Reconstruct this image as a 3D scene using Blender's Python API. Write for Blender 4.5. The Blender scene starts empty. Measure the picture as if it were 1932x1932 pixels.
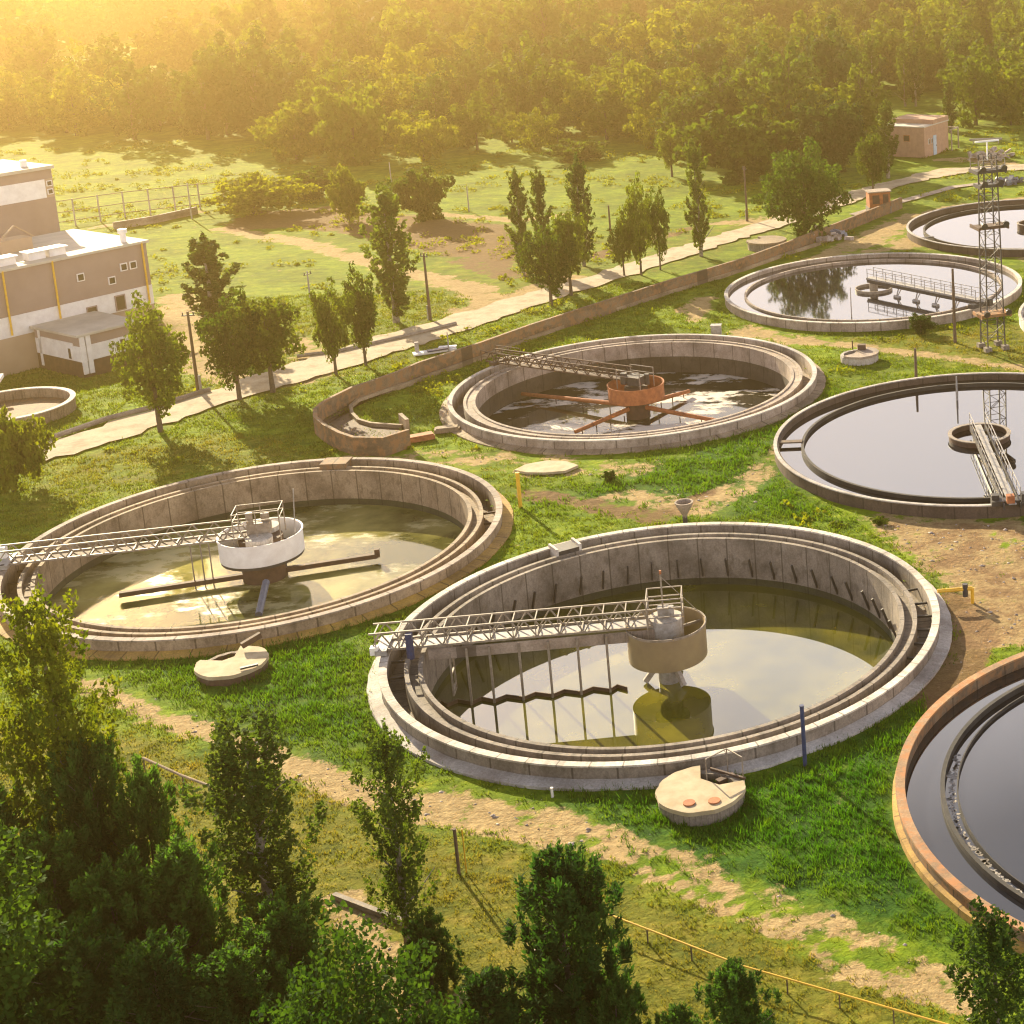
import bpy, bmesh, math, random
import numpy as np
from mathutils import Vector, Matrix, noise as mnoise

random.seed(7)
RNG = np.random.default_rng(7)
S = bpy.context.scene
COL = S.collection
PI = math.pi
R_ = math.radians

# ------------------------------------------------------------------ camera
HC = 39.7                       # camera height above the ground, metres
F_ = 3129.2                     # focal length in units of a 1932-unit wide frame
PITCH, ROLL = R_(12.209), R_(-2.147)
PCX, PCY = 966 + 797.3, 966 - 497.8
_cp, _sp, _cr, _sr = math.cos(PITCH), math.sin(PITCH), math.cos(ROLL), math.sin(ROLL)
CAMX = np.array([_cr, _sr * _sp, _sr * _cp])
CAMY = np.array([-_sr, _cr * _sp, _cr * _cp])
CAMF = np.array([0, _cp, -_sp])


def W(px, py, z=0.0):
    """ground point (height z) seen at a place of the photograph (1932-unit frame)"""
    d = ((px - PCX) / F_) * CAMX - ((py - PCY) / F_) * CAMY + CAMF
    t = (z - HC) / d[2]
    return np.array([d[0] * t, d[1] * t, z])


def PX(p):
    c = np.array([p[0], p[1], p[2] - HC])
    zz = c @ CAMF
    return PCX + F_ * (c @ CAMX) / zz, PCY - F_ * (c @ CAMY) / zz


def HT(bx, by, ty):
    """height of an upright thing standing at (bx,by) whose top shows at row ty"""
    b = W(bx, by)
    lo, hi = 0.0, 80.0
    for _ in range(40):
        m = (lo + hi) / 2
        if PX((b[0], b[1], m))[1] > ty:
            lo = m
        else:
            hi = m
    return lo


def PPM(x, y):
    return F_ / math.sqrt(x * x + y * y + HC * HC)


cam = bpy.data.cameras.new('camera')
camo = bpy.data.objects.new('camera', cam)
COL.objects.link(camo)
cam.sensor_fit = 'AUTO'
cam.sensor_width = 36
cam.lens = F_ / 1932 * 36
cam.shift_x = -797.3 / 1932
cam.shift_y = -497.8 / 1932
cam.clip_start = 0.5
cam.clip_end = 6000
camo.matrix_world = Matrix(((CAMX[0], CAMY[0], -CAMF[0], 0), (CAMX[1], CAMY[1], -CAMF[1], 0),
                            (CAMX[2], CAMY[2], -CAMF[2], HC), (0, 0, 0, 1)))
S.camera = camo

# ------------------------------------------------------------------ light
SUN_AZ, SUN_EL = 34.0, 21.0     # degrees left of +y, above the horizon
sdir = Vector((-math.sin(R_(SUN_AZ)) * math.cos(R_(SUN_EL)), math.cos(R_(SUN_AZ)) * math.cos(R_(SUN_EL)), math.sin(R_(SUN_EL))))
sun = bpy.data.lights.new('sun', 'SUN')
sun.energy = 5.0
sun.angle = R_(0.5)
sun.color = (1.0, 0.85, 0.57)
suno = bpy.data.objects.new('sun', sun)
suno.rotation_euler = sdir.to_track_quat('Z', 'Y').to_euler()
suno.location = (-80, 120, 120)
COL.objects.link(suno)

wd = bpy.data.worlds.new('World')
S.world = wd
wd.use_nodes = True
nt = wd.node_tree
sky = nt.nodes.new('ShaderNodeTexSky')
sky.sky_type = 'NISHITA'
sky.sun_disc = False
sky.sun_elevation = R_(SUN_EL)
sky.sun_rotation = R_(-SUN_AZ)
sky.air_density = 1.0
sky.dust_density = 4.0
sky.ozone_density = 1.5
# distant bank of bright cloud standing low all round the horizon, broken at its top
_g = nt.nodes.new('ShaderNodeTexCoord')
_s = nt.nodes.new('ShaderNodeSeparateXYZ')
_n = nt.nodes.new('ShaderNodeTexNoise')
_n.inputs['Scale'].default_value = 3.0
_n.inputs['Detail'].default_value = 6
_a = nt.nodes.new('ShaderNodeMath')
_a.operation = 'MULTIPLY_ADD'
_a.inputs[1].default_value = 0.22
_r = nt.nodes.new('ShaderNodeValToRGB')
_r.color_ramp.elements[0].position = 0.555
_r.color_ramp.elements[0].color = (1, 1, 1, 1)
_r.color_ramp.elements[1].position = 0.655
_r.color_ramp.elements[1].color = (0, 0, 0, 1)
_m = nt.nodes.new('ShaderNodeMixRGB')
_m.inputs[2].default_value = (14.0, 13.5, 14.0, 1)
nt.links.new(_g.outputs['Generated'], _s.inputs[0])
nt.links.new(_g.outputs['Generated'], _n.inputs['Vector'])
nt.links.new(_n.outputs['Fac'], _a.inputs[0])
nt.links.new(_s.outputs[2], _a.inputs[2])
nt.links.new(_a.outputs[0], _r.inputs[0])
nt.links.new(_r.outputs[0], _m.inputs[0])
nt.links.new(sky.outputs[0], _m.inputs[1])
nt.links.new(_m.outputs[0], nt.nodes['Background'].inputs[0])
nt.nodes['Background'].inputs[1].default_value = 0.055

S.view_settings.view_transform = 'Standard'
S.view_settings.look = 'None'
S.view_settings.gamma = 1
S.view_settings.exposure = 1.62
S.render.engine = 'CYCLES'
cy = S.cycles
cy.use_denoising = True
cy.filter_width = 1.2
cy.max_bounces = 6
cy.diffuse_bounces = 3
cy.glossy_bounces = 3
cy.transmission_bounces = 4
cy.transparent_max_bounces = 6
cy.volume_bounces = 0
cy.caustics_reflective = False
cy.caustics_refractive = False
cy.sample_clamp_indirect = 6


# ------------------------------------------------------------------ materials
class NT:
    """small helper round a node tree"""
    def __init__(self, name):
        self.m = bpy.data.materials.new(name)
        self.m.use_nodes = True
        self.t = self.m.node_tree
        self.b = self.t.nodes['Principled BSDF']
        self.out = self.t.nodes['Material Output']

    def n(self, typ, **kw):
        nd = self.t.nodes.new(typ)
        for k, v in kw.items():
            setattr(nd, k, v)
        return nd

    def l(self, a, b):
        self.t.links.new(a, b)

    def coord(self, which='Object', scale=(1, 1, 1)):
        c = self.n('ShaderNodeTexCoord')
        if which == 'World':
            g = self.n('ShaderNodeNewGeometry')
            src = g.outputs['Position']
        else:
            src = c.outputs[which]
        mp = self.n('ShaderNodeMapping')
        mp.inputs['Scale'].default_value = scale
        self.l(src, mp.inputs['Vector'])
        return mp.outputs[0]

    def noise(self, vec, scale, detail=4, rough=0.55):
        nd = self.n('ShaderNodeTexNoise')
        nd.inputs['Scale'].default_value = scale
        nd.inputs['Detail'].default_value = detail
        nd.inputs['Roughness'].default_value = rough
        if vec is not None:
            self.l(vec, nd.inputs['Vector'])
        return nd.outputs['Fac']

    def ramp(self, fac, stops):
        nd = self.n('ShaderNodeValToRGB')
        el = nd.color_ramp.elements
        while len(el) < len(stops):
            el.new(0.5)
        for e, (p, c) in zip(el, stops):
            e.position = p
            e.color = (*c, 1) if not isinstance(c, (int, float)) else (c, c, c, 1)
        self.l(fac, nd.inputs[0])
        return nd.outputs[0]

    def mix(self, fac, a, b, blend='MIX'):
        nd = self.n('ShaderNodeMixRGB', blend_type=blend)
        for s, v in ((0, fac), (1, a), (2, b)):
            if hasattr(v, 'is_output') or hasattr(v, 'node'):
                self.l(v, nd.inputs[s])
            elif s == 0:
                nd.inputs[0].default_value = v
            else:
                nd.inputs[s].default_value = (*v, 1)
        return nd.outputs[0]

    def math(self, op, a, b=0.0, c=None):
        nd = self.n('ShaderNodeMath', operation=op)
        for i, v in enumerate((a, b) if c is None else (a, b, c)):
            if hasattr(v, 'node'):
                self.l(v, nd.inputs[i])
            else:
                nd.inputs[i].default_value = v
        return nd.outputs[0]

    def bump(self, h, strength=0.3, dist=0.1):
        nd = self.n('ShaderNodeBump')
        nd.inputs['Strength'].default_value = strength
        nd.inputs['Distance'].default_value = dist
        self.l(h, nd.inputs['Height'])
        self.l(nd.outputs[0], self.b.inputs['Normal'])

    def color(self, c):
        if hasattr(c, 'node'):
            self.l(c, self.b.inputs['Base Color'])
        else:
            self.b.inputs['Base Color'].default_value = (*c, 1)

    def set(self, **kw):
        for k, v in kw.items():
            self.b.inputs[k.replace('_', ' ')].default_value = v


def simple(name, c1, c2=None, scale=3.0, rough=0.7, metal=0.0, coord='Object', bump=0.0):
    k = NT(name)
    v = k.coord(coord)
    f = k.noise(v, scale, 5, 0.6)
    c2 = c2 or tuple(x * 0.7 for x in c1)
    k.color(k.ramp(f, [(0.35, c1), (0.68, c2)]))
    k.set(Roughness=rough, Metallic=metal)
    if bump:
        k.bump(f, bump, 0.05)
    return k.m


def concrete(name, base, stain, joints=0, streak=0.5, moss=None, rust=None):
    """weathered concrete ring: cast panels with joints, run-off streaks and stains"""
    k = NT(name)
    v = k.coord('Object')
    c = k.n('ShaderNodeTexCoord')
    sp = k.n('ShaderNodeSeparateXYZ')
    k.l(c.outputs['Object'], sp.inputs[0])
    ang = k.math('ARCTAN2', sp.outputs[1], sp.outputs[0])
    # streaks: noise that varies along the ring and hardly with height
    cb = k.n('ShaderNodeCombineXYZ')
    k.l(k.math('MULTIPLY', ang, 14.0), cb.inputs[0])
    k.l(k.math('MULTIPLY', sp.outputs[2], 0.5), cb.inputs[1])
    st = k.noise(cb.outputs[0], 2.2, 4, 0.6)
    big = k.noise(v, 0.55, 5, 0.6)
    fine = k.noise(v, 9.0, 4, 0.7)
    col = k.ramp(big, [(0.32, base), (0.7, stain)])
    col = k.mix(k.math('MULTIPLY', k.ramp(st, [(0.5, 0.0), (0.66, 1.0)]), streak), col, tuple(x * 0.5 for x in stain))
    col = k.mix(0.6, col, k.ramp(fine, [(0.3, 0.5), (0.7, 1.3)]), 'MULTIPLY')
    col = k.mix(0.75, col, k.ramp(k.noise(v, 0.22, 6, 0.7), [(0.36, 0.5), (0.6, 1.2)]), 'MULTIPLY')
    if moss:
        col = k.mix(k.ramp(k.noise(v, 0.9, 5, 0.65), [(0.52, 0.0), (0.62, 0.8)]), col, moss)
    if rust:
        col = k.mix(k.ramp(k.noise(v, 1.7, 6, 0.7), [(0.46, 0.0), (0.58, 0.9)]), col, rust)
    if joints:
        fr = k.math('FRACT', k.math('MULTIPLY', k.math('ADD', ang, 7.0), joints / (2 * PI)))
        jn = k.math('LESS_THAN', fr, 0.045)
        col = k.mix(k.math('MULTIPLY', jn, 0.75), col, tuple(x * 0.25 for x in stain))
    k.color(col)
    k.set(Roughness=0.85)
    k.bump(fine, 0.4, 0.04)
    return k.m


def leafmat(name, dark, light, trans=0.45, tcol=None):
    k = NT(name)
    v = k.coord('World')
    f = k.noise(v, 0.55, 3, 0.6)
    oi = k.n('ShaderNodeObjectInfo')
    f2 = k.math('ADD', k.math('MULTIPLY', f, 0.75), k.math('MULTIPLY', oi.outputs['Random'], 0.3))
    col = k.ramp(f2, [(0.32, dark), (0.72, light)])
    k.color(col)
    k.set(Roughness=0.85)
    k.b.inputs['Specular IOR Level'].default_value = 0.08
    tr = k.n('ShaderNodeBsdfTranslucent')
    k.l(k.mix(1.0, col, tcol or (2.0, 1.75, 0.55), 'MULTIPLY'), tr.inputs[0])
    mx = k.n('ShaderNodeMixShader')
    mx.inputs[0].default_value = trans
    k.l(k.b.outputs[0], mx.inputs[1])
    k.l(tr.outputs[0], mx.inputs[2])
    k.l(mx.outputs[0], k.out.inputs[0])
    return k.m


def watermat(name, deep, shallow=None, scale=0.15, rough=0.03, ior=1.33, foam=None, bump=0.02, bscale=1.2, patch=(0.4, 0.65)):
    k = NT(name)
    v = k.coord('World')
    if shallow:
        f = k.noise(v, scale, 6, 0.6)
        col = k.ramp(f, [(patch[0], deep), (patch[1], shallow)])
    else:
        col = deep
    k.set(Roughness=rough, IOR=ior)
    if foam:
        fc, lo, hi = foam
        vv = k.coord('World', (0.55, 1.0, 1.0))
        wv = k.noise(vv, 0.33, 8, 0.68)
        msk = k.ramp(wv, [(lo, 0.0), (hi, 1.0)])
        col = k.mix(msk, col if hasattr(col, 'node') else col, fc)
        k.l(k.ramp(msk, [(0, rough), (1, 0.7)]), k.b.inputs['Roughness'])
    k.color(col)
    h = k.noise(v, bscale, 2, 0.5)
    k.bump(h, bump, 0.05)
    return k.m


M = {}
M['conc_grey'] = concrete('grey_concrete', (0.285, 0.24, 0.195), (0.165, 0.135, 0.108), joints=44, streak=0.55)
M['conc_tan'] = concrete('tan_concrete', (0.37, 0.28, 0.185), (0.20, 0.14, 0.09), joints=44, streak=0.6)
M['conc_pink'] = concrete('pinkish_concrete', (0.40, 0.325, 0.265), (0.25, 0.19, 0.15), joints=40, streak=0.5)
M['conc_pale'] = concrete('pale_concrete', (0.50, 0.46, 0.42), (0.34, 0.29, 0.25), joints=0, streak=0.25)
M['conc_white'] = concrete('whitewashed_concrete', (0.66, 0.60, 0.52), (0.42, 0.36, 0.30), joints=60, streak=0.45)
M['conc_dark'] = concrete('wet_dark_concrete', (0.045, 0.04, 0.035), (0.02, 0.018, 0.018), joints=0, streak=0.3)
M['conc_orange'] = concrete('rust_stained_concrete', (0.40, 0.24, 0.115), (0.26, 0.165, 0.095), joints=0, streak=0.3, rust=(0.36, 0.15, 0.05))
M['wall_yellow'] = concrete('ochre_stained_concrete', (0.47, 0.29, 0.06), (0.31, 0.185, 0.06), joints=52, streak=0.5)
M['wall_dark'] = concrete('dark_brown_concrete', (0.105, 0.07, 0.05), (0.06, 0.043, 0.033), joints=44, streak=0.6)
M['wall_brown'] = concrete('brown_stained_concrete', (0.22, 0.15, 0.09), (0.11, 0.075, 0.045), joints=44, streak=0.8, rust=(0.24, 0.12, 0.05))
M['wet_brown'] = concrete('wet_brown_concrete', (0.085, 0.065, 0.045), (0.045, 0.036, 0.028), joints=44, streak=0.6)
M['algae'] = concrete('algae_on_concrete', (0.055, 0.06, 0.025), (0.03, 0.032, 0.016), joints=44, streak=0.4)
M['rust'] = simple('rusty_steel', (0.42, 0.15, 0.05), (0.24, 0.075, 0.03), 2.5, 0.8)
M['rust_dark'] = simple('dark_rusty_steel', (0.10, 0.055, 0.035), (0.05, 0.03, 0.022), 2.5, 0.8)
M['steel'] = simple('dull_steel_paint', (0.31, 0.26, 0.205), (0.17, 0.135, 0.105), 4, 0.6, 0.0)
M['steel_grey'] = simple('grey_steel_paint', (0.36, 0.34, 0.32), (0.22, 0.20, 0.18), 4, 0.6)
M['steel_dark'] = simple('dark_steel', (0.05, 0.045, 0.045), (0.025, 0.022, 0.022), 4, 0.6)
M['drum_tan'] = simple('tan_painted_steel', (0.30, 0.225, 0.115), (0.22, 0.16, 0.09), 0.8, 0.55)
M['white'] = simple('white_paint', (0.82, 0.79, 0.76), (0.68, 0.64, 0.61), 1.2, 0.6)
M['blue'] = simple('blue_paint', (0.03, 0.05, 0.14), (0.02, 0.03, 0.08), 4, 0.5)
M['bluegrey'] = simple('blue_grey_paint', (0.13, 0.15, 0.20), (0.08, 0.09, 0.13), 4, 0.5)
M['yellow'] = simple('yellow_paint', (0.75, 0.45, 0.03), (0.6, 0.33, 0.03), 4, 0.5)
M['wood'] = simple('weathered_pole_wood', (0.13, 0.085, 0.055), (0.075, 0.05, 0.035), 5, 0.85)
M['bark'] = simple('bark', (0.11, 0.08, 0.055), (0.05, 0.037, 0.026), 6, 0.9, bump=0.4)
M['birchbark'] = simple('pale_bark', (0.30, 0.26, 0.20), (0.10, 0.08, 0.06), 5, 0.9)
M['panel'] = simple('mauve_tan_wall_panel', (0.32, 0.24, 0.205), (0.26, 0.19, 0.165), 0.25, 0.8)
M['panel_light'] = simple('pale_wall_panel', (0.42, 0.31, 0.22), (0.36, 0.26, 0.18), 0.3, 0.8)
M['roof'] = simple('pale_roof_felt', (0.55, 0.50, 0.42), (0.40, 0.36, 0.30), 0.4, 0.8)
M['glass'] = simple('dark_window_glass', (0.06, 0.05, 0.045), (0.03, 0.027, 0.025), 0.6, 0.15)
M['pinkbrick'] = simple('pink_brick', (0.42, 0.25, 0.17), (0.33, 0.19, 0.13), 1.5, 0.85)
M['door_blue'] = simple('pale_blue_door', (0.42, 0.50, 0.58), (0.34, 0.42, 0.50), 1.5, 0.6)
M['rubble'] = simple('broken_concrete', (0.42, 0.36, 0.32), (0.22, 0.17, 0.15), 2.0, 0.9, coord='World')

M['leaf_poplar'] = leafmat('poplar_leaves', (0.022, 0.052, 0.011), (0.080, 0.125, 0.021))
M['leaf_mid'] = leafmat('broadleaf_leaves', (0.018, 0.046, 0.006), (0.10, 0.145, 0.012))
M['leaf_yellow'] = leafmat('yellow_green_leaves', (0.040, 0.076, 0.006), (0.18, 0.205, 0.013))
M['leaf_bright'] = leafmat('bright_green_leaves', (0.016, 0.047, 0.008), (0.058, 0.115, 0.014), 0.4)
M['leaf_dark'] = leafmat('dark_green_leaves', (0.014, 0.036, 0.010), (0.040, 0.075, 0.016), 0.4)
M['leaf_pine'] = leafmat('pine_needles', (0.018, 0.048, 0.011), (0.066, 0.125, 0.021), 0.5, (1.5, 1.75, .6))

M['water_olive'] = watermat('olive_water', (0.050, 0.056, 0.011), (0.165, 0.145, 0.015), 0.2, 0.02, 2.25, bump=0.006, bscale=0.8)
M['water_turbid'] = watermat('turbid_yellow_water', (0.060, 0.064, 0.014), (0.33, 0.30, 0.095), 0.16, 0.05, 1.36, foam=((0.52, 0.46, 0.24), 0.5, 0.70), bump=0.02, bscale=1.5)
M['water_foam'] = watermat('dark_water_with_foam', (0.022, 0.022, 0.014), (0.045, 0.038, 0.020), 0.2, 0.04, 1.36, foam=((0.62, 0.55, 0.47), 0.505, 0.565), bump=0.03, bscale=2.0)
M['water_black'] = watermat('still_dark_water', (0.012, 0.013, 0.018), None, 0.2, 0.015, 2.15, bump=0.003, bscale=0.5)
M['water_soft'] = watermat('rippled_dark_water', (0.012, 0.013, 0.018), None, 0.2, 0.05, 2.4, bump=0.012, bscale=2.5)


# ------------------------------------------------------------------ mesh builder
class MB:
    def __init__(self):
        self.v, self.f = [], []

    def add(self, vs, fs):
        o = len(self.v)
        self.v += [tuple(map(float, p)) for p in vs]
        self.f += [tuple(i + o for i in q) for q in fs]
        return self

    def box(self, c, s, rz=0.0):
        cx, cy_, cz = c
        hx, hy, hz = s[0] / 2, s[1] / 2, s[2] / 2
        ca, sa = math.cos(rz), math.sin(rz)
        vs = []
        for dz in (-hz, hz):
            for dx, dy in ((-hx, -hy), (hx, -hy), (hx, hy), (-hx, hy)):
                vs.append((cx + dx * ca - dy * sa, cy_ + dx * sa + dy * ca, cz + dz))
        return self.add(vs, [(3, 2, 1, 0), (4, 5, 6, 7), (0, 1, 5, 4), (1, 2, 6, 5), (2, 3, 7, 6), (3, 0, 4, 7)])

    def bar(self, p, q, w=0.1, h=None):
        h = h or w
        p, q = Vector(p), Vector(q)
        d = (q - p).normalized()
        up = Vector((0, 0, 1)) if abs(d.z) < 0.95 else Vector((1, 0, 0))
        s = d.cross(up).normalized()
        u = s.cross(d)
        vs = []
        for e in (p, q):
            for a, b in ((-1, -1), (1, -1), (1, 1), (-1, 1)):
                vs.append(e + s * (a * w / 2) + u * (b * h / 2))
        return self.add(vs, [(0, 1, 2, 3), (7, 6, 5, 4), (4, 5, 1, 0), (5, 6, 2, 1), (6, 7, 3, 2), (7, 4, 0, 3)])

    def tube(self, pts, rad, n=8):
        pts = [Vector(p) for p in pts]
        if not hasattr(rad, '__len__'):
            rad = [rad] * len(pts)
        vs, fs = [], []
        for i, p in enumerate(pts):
            d = (pts[min(i + 1, len(pts) - 1)] - pts[max(i - 1, 0)]).normalized()
            up = Vector((0, 0, 1)) if abs(d.z) < 0.95 else Vector((1, 0, 0))
            s = d.cross(up).normalized()
            u = s.cross(d)
            for j in range(n):
                a = 2 * PI * j / n
                vs.append(p + (s * math.cos(a) + u * math.sin(a)) * rad[i])
        for i in range(len(pts) - 1):
            for j in range(n):
                k = (j + 1) % n
                fs.append((i * n + j, i * n + k, (i + 1) * n + k, (i + 1) * n + j))
        fs.append(tuple(range(n - 1, -1, -1)))
        fs.append(tuple((len(pts) - 1) * n + j for j in range(n)))
        return self.add(vs, fs)

    def lathe(self, prof, n=128, closed=True, c=(0, 0), a0=0.0, a1=2 * PI, jit=0.0):
        full = abs(a1 - a0 - 2 * PI) < 1e-6
        m = len(prof)
        vs, fs = [], []
        cnt = n if full else n + 1
        for i in range(cnt):
            a = a0 + (a1 - a0) * i / n
            ca, sa = math.cos(a), math.sin(a)
            for (r, z) in prof:
                if jit:
                    r = r + random.uniform(-jit, jit)
                    z = z + random.uniform(-jit, jit) * 0.5
                vs.append((c[0] + r * ca, c[1] + r * sa, z))
        for i in range(n):
            k = (i + 1) % cnt
            for j in range(m if closed else m - 1):
                l = (j + 1) % m
                fs.append((i * m + j, k * m + j, k * m + l, i * m + l))
        if not full and closed:
            fs.append(tuple(range(m)))
            fs.append(tuple((n * m + j) for j in range(m - 1, -1, -1)))
        return self.add(vs, fs)

    def disc(self, r, z, n=128, c=(0, 0)):
        return self.add([(c[0] + r * math.cos(2 * PI * i / n), c[1] + r * math.sin(2 * PI * i / n), z) for i in range(n)], [tuple(range(n))])

    def prism(self, poly, z0, z1):
        n = len(poly)
        vs = [(p[0], p[1], z0) for p in poly] + [(p[0], p[1], z1) for p in poly]
        fs = [tuple(range(n - 1, -1, -1)), tuple(range(n, 2 * n))]
        for i in range(n):
            k = (i + 1) % n
            fs.append((i, k, n + k, n + i))
        return self.add(vs, fs)

    def wallstrip(self, path, z0, z1, t):
        """a wall of thickness t along a ground path; z1 may vary per point"""
        P = [Vector((p[0], p[1])) for p in path]
        if not hasattr(z1, '__len__'):
            z1 = [z1] * len(P)
        vs, fs = [], []
        for i, p in enumerate(P):
            d = (P[min(i + 1, len(P) - 1)] - P[max(i - 1, 0)]).normalized()
            nrm = Vector((-d.y, d.x)) * (t / 2)
            for q, zz in ((p - nrm, z0), (p + nrm, z0), (p + nrm, z1[i]), (p - nrm, z1[i])):
                vs.append((q.x, q.y, zz))
        for i in range(len(P) - 1):
            for j in range(4):
                k = (j + 1) % 4
                fs.append((i * 4 + j, i * 4 + k, (i + 1) * 4 + k, (i + 1) * 4 + j))
        fs.append((3, 2, 1, 0))
        b = (len(P) - 1) * 4
        fs.append((b, b + 1, b + 2, b + 3))
        return self.add(vs, fs)

    def mesh(self, name, mat, smooth=False):
        me = bpy.data.meshes.new(name)
        me.from_pydata(self.v, [], self.f)
        bm = bmesh.new()
        bm.from_mesh(me)
        bmesh.ops.recalc_face_normals(bm, faces=bm.faces)
        bm.to_mesh(me)
        bm.free()
        me.materials.append(mat)
        if smooth:
            me.polygons.foreach_set('use_smooth', [True] * len(me.polygons))
            try:
                me.set_sharp_from_angle(angle=R_(35))
            except Exception:
                pass
        return me

    def build(self, name, mat, parent=None, loc=None, smooth=False):
        o = bpy.data.objects.new(name, self.mesh(name, mat, smooth))
        COL.objects.link(o)
        if parent:
            o.parent = parent
        if loc is not None:
            o.location = loc
        return o


def tag(o, label=None, cat=None, group=None, kind=None):
    if label:
        o['label'] = label
    if cat:
        o['category'] = cat
    if group:
        o['group'] = group
    if kind:
        o['kind'] = kind
    return o


def thing(name, label, cat, loc=(0, 0, 0), rz=0.0, group=None):
    o = bpy.data.objects.new(name, None)
    o.empty_display_size = 0.5
    COL.objects.link(o)
    o.location = loc
    o.rotation_euler = (0, 0, rz)
    return tag(o, label, cat, group)


def dup(root, loc, rz=None, label=None, scale=None):
    r = root.copy()
    COL.objects.link(r)
    r.location = loc
    if rz is not None:
        r.rotation_euler = (0, 0, rz)
    if scale is not None:
        r.scale = scale if hasattr(scale, '__len__') else (scale,) * 3
    if label:
        r['label'] = label
    for ch in list(root.children):
        c = ch.copy()
        COL.objects.link(c)
        c.parent = r
        for g in ch.children:
            d = g.copy()
            COL.objects.link(d)
            d.parent = c
    return r


# ------------------------------------------------------------------ tanks
TZ = -0.5                       # tanks are sunk so that their rims stand 0.7 m above the lawn
RO_, RI_, RW_, RB_ = 15.0, 14.66, 13.8, 12.85   # outer rim, channel, ring wall outside / inside
C_A, C_B, C_C = (-15.52, 84.79), (-43.84, 100.27), (-25.16, 132.05)
C_D, C_E, C_F, C_G, C_H = (2.77, 115.99), (-6.32, 163.49), (11.78, 192.54), (12.4, 67.47), (22.6, 149.0)
TANKS = [C_A, C_B, C_C, C_D, C_E, C_F, C_G, C_H]
DEEP = [C_A, C_B, C_C]


def water(c, r, z, mat, r_in=None):
    m = MB()
    if r_in:
        m.lathe([(r_in, z), (r, z)], 160, closed=False)
    else:
        m.disc(r, z, 160)
    o = m.build('water', mat, None, (c[0], c[1], TZ))
    return tag(o, kind='structure')


def ang_to(c, px, py, z):
    p = W(px, py, z + TZ)
    return math.atan2(p[1] - c[1], p[0] - c[0])


def open_tank(c, label, wallm, ringm, copem, apronm, zfloor, zw, ring_top=1.05, trough=0.72, cope_w=0.42, cope_z=0.09, algae=None, wet=.45):
    t = thing('settling_tank', label, 'settling tank', (c[0], c[1], TZ), 0, 'round settling tanks of the treatment plant')
    MB().lathe([(RI_, zfloor - 0.6), (RO_, -0.8), (RO_, 1.2), (RI_, 1.2)], 160).build('outer_wall', wallm, t)
    MB().lathe([(RI_ - 0.02, 1.2), (RI_ - 0.02 + cope_w, 1.2), (RI_ - 0.02 + cope_w, 1.2 + cope_z), (RI_ - 0.02, 1.2 + cope_z)], 160).build('coping', copem, t)
    MB().lathe([(RO_ + .005, 0.2), (RO_ + 0.75, 0.2), (RO_ + 0.70, 0.52), (RO_ + .005, 0.62)], 120, jit=0.03).build('apron', apronm, t)
    MB().lathe([(RW_ + .004, zfloor), (RI_ - .004, zfloor), (RI_ - .004, zfloor - .2), (RW_ + .004, zfloor - .2)], 160).build('channel_floor', ringm, t)
    zb = zw - 0.6
    zm = zw + wet if algae else zb
    MB().lathe([(RB_, zm), (RB_, ring_top), (RB_ + 0.24, ring_top), (RB_ + 0.26, trough), (RW_ - 0.26, trough), (RW_ - 0.24, ring_top + .02),
                (RW_, ring_top + .02), (RW_, zm)], 160).build('ring_wall', ringm, t)
    if algae:
        MB().lathe([(RB_ - .01, zb), (RB_ - .01, zm - .001), (RW_ - .01, zm - .001), (RW_ - .01, zb)], 160).build('wet_wall_base', algae, t)
    return t


# --- the near grey tank
tA = open_tank(C_A, 'near grey concrete settling tank with bright white rim and olive water low inside', M['conc_grey'], M['conc_grey'], M['conc_white'], M['conc_pale'], -0.05, -2.0, algae=M['algae'])
water(C_A, RB_ + .05, -2.0, M['water_olive'])
for d in range(12, 172, 7):
    a = R_(d + random.uniform(-.6, .6))
    ca, sa = math.cos(a), math.sin(a)
    MB().bar((12.86 * ca, 12.86 * sa, -1.42), (12.4 * ca, 12.4 * sa, -0.12), 0.09, 0.14).build('bracket', M['steel_dark'], tA)
for d in (-16, -9, -2, 5, 12, 20, 172, 180, 188, 196):
    a = R_(d)
    ca, sa = math.cos(a), math.sin(a)
    MB().bar((RW_ - .02, 0, 0.62), (RI_ + .02, 0, 0.62), 0.1, 0.12).build('strut', M['steel_dark'], tA).rotation_euler = (0, 0, a)
a = ang_to(C_A, 1080, 1045, 1.2)
g = MB()
g.box((14.25, -0.75, 1.0), (1.3, 0.16, 1.0)).box((14.25, 0.75, 1.0), (1.3, 0.16, 1.0))
g.build('sluice_box', M['conc_white'], tA).rotation_euler = (0, 0, a)
MB().box((14.25, 0, 1.0), (1.25, 1.33, 0.66)).build('sluice_gate', M['steel_dark'], tA).rotation_euler = (0, 0, a)

# --- the left tan tank
tB = open_tank(C_B, 'left tan concrete settling tank with yellow turbid water and a white drum', M['conc_tan'], M['conc_tan'], M['conc_pink'], M['wall_yellow'], -0.25, -1.5, algae=M['algae'])
tB.children[0].data.materials[0] = M['wall_yellow']
water(C_B, RB_ + .05, -1.5, M['water_turbid'])
a = ang_to(C_B, 627, 880, 1.2)
MB().box((14.25, 0, 0.95), (1.5, 1.9, 0.8)).build('sluice_box', M['wall_brown'], tB).rotation_euler = (0, 0, a)
for d in (165, 173, 181, 189, 197, 20, 12):
    MB().bar((RW_ - .02, 0, 0.45), (RI_ + .02, 0, 0.45), 0.1, 0.12).build('strut', M['rust_dark'], tB).rotation_euler = (0, 0, R_(d))

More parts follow.
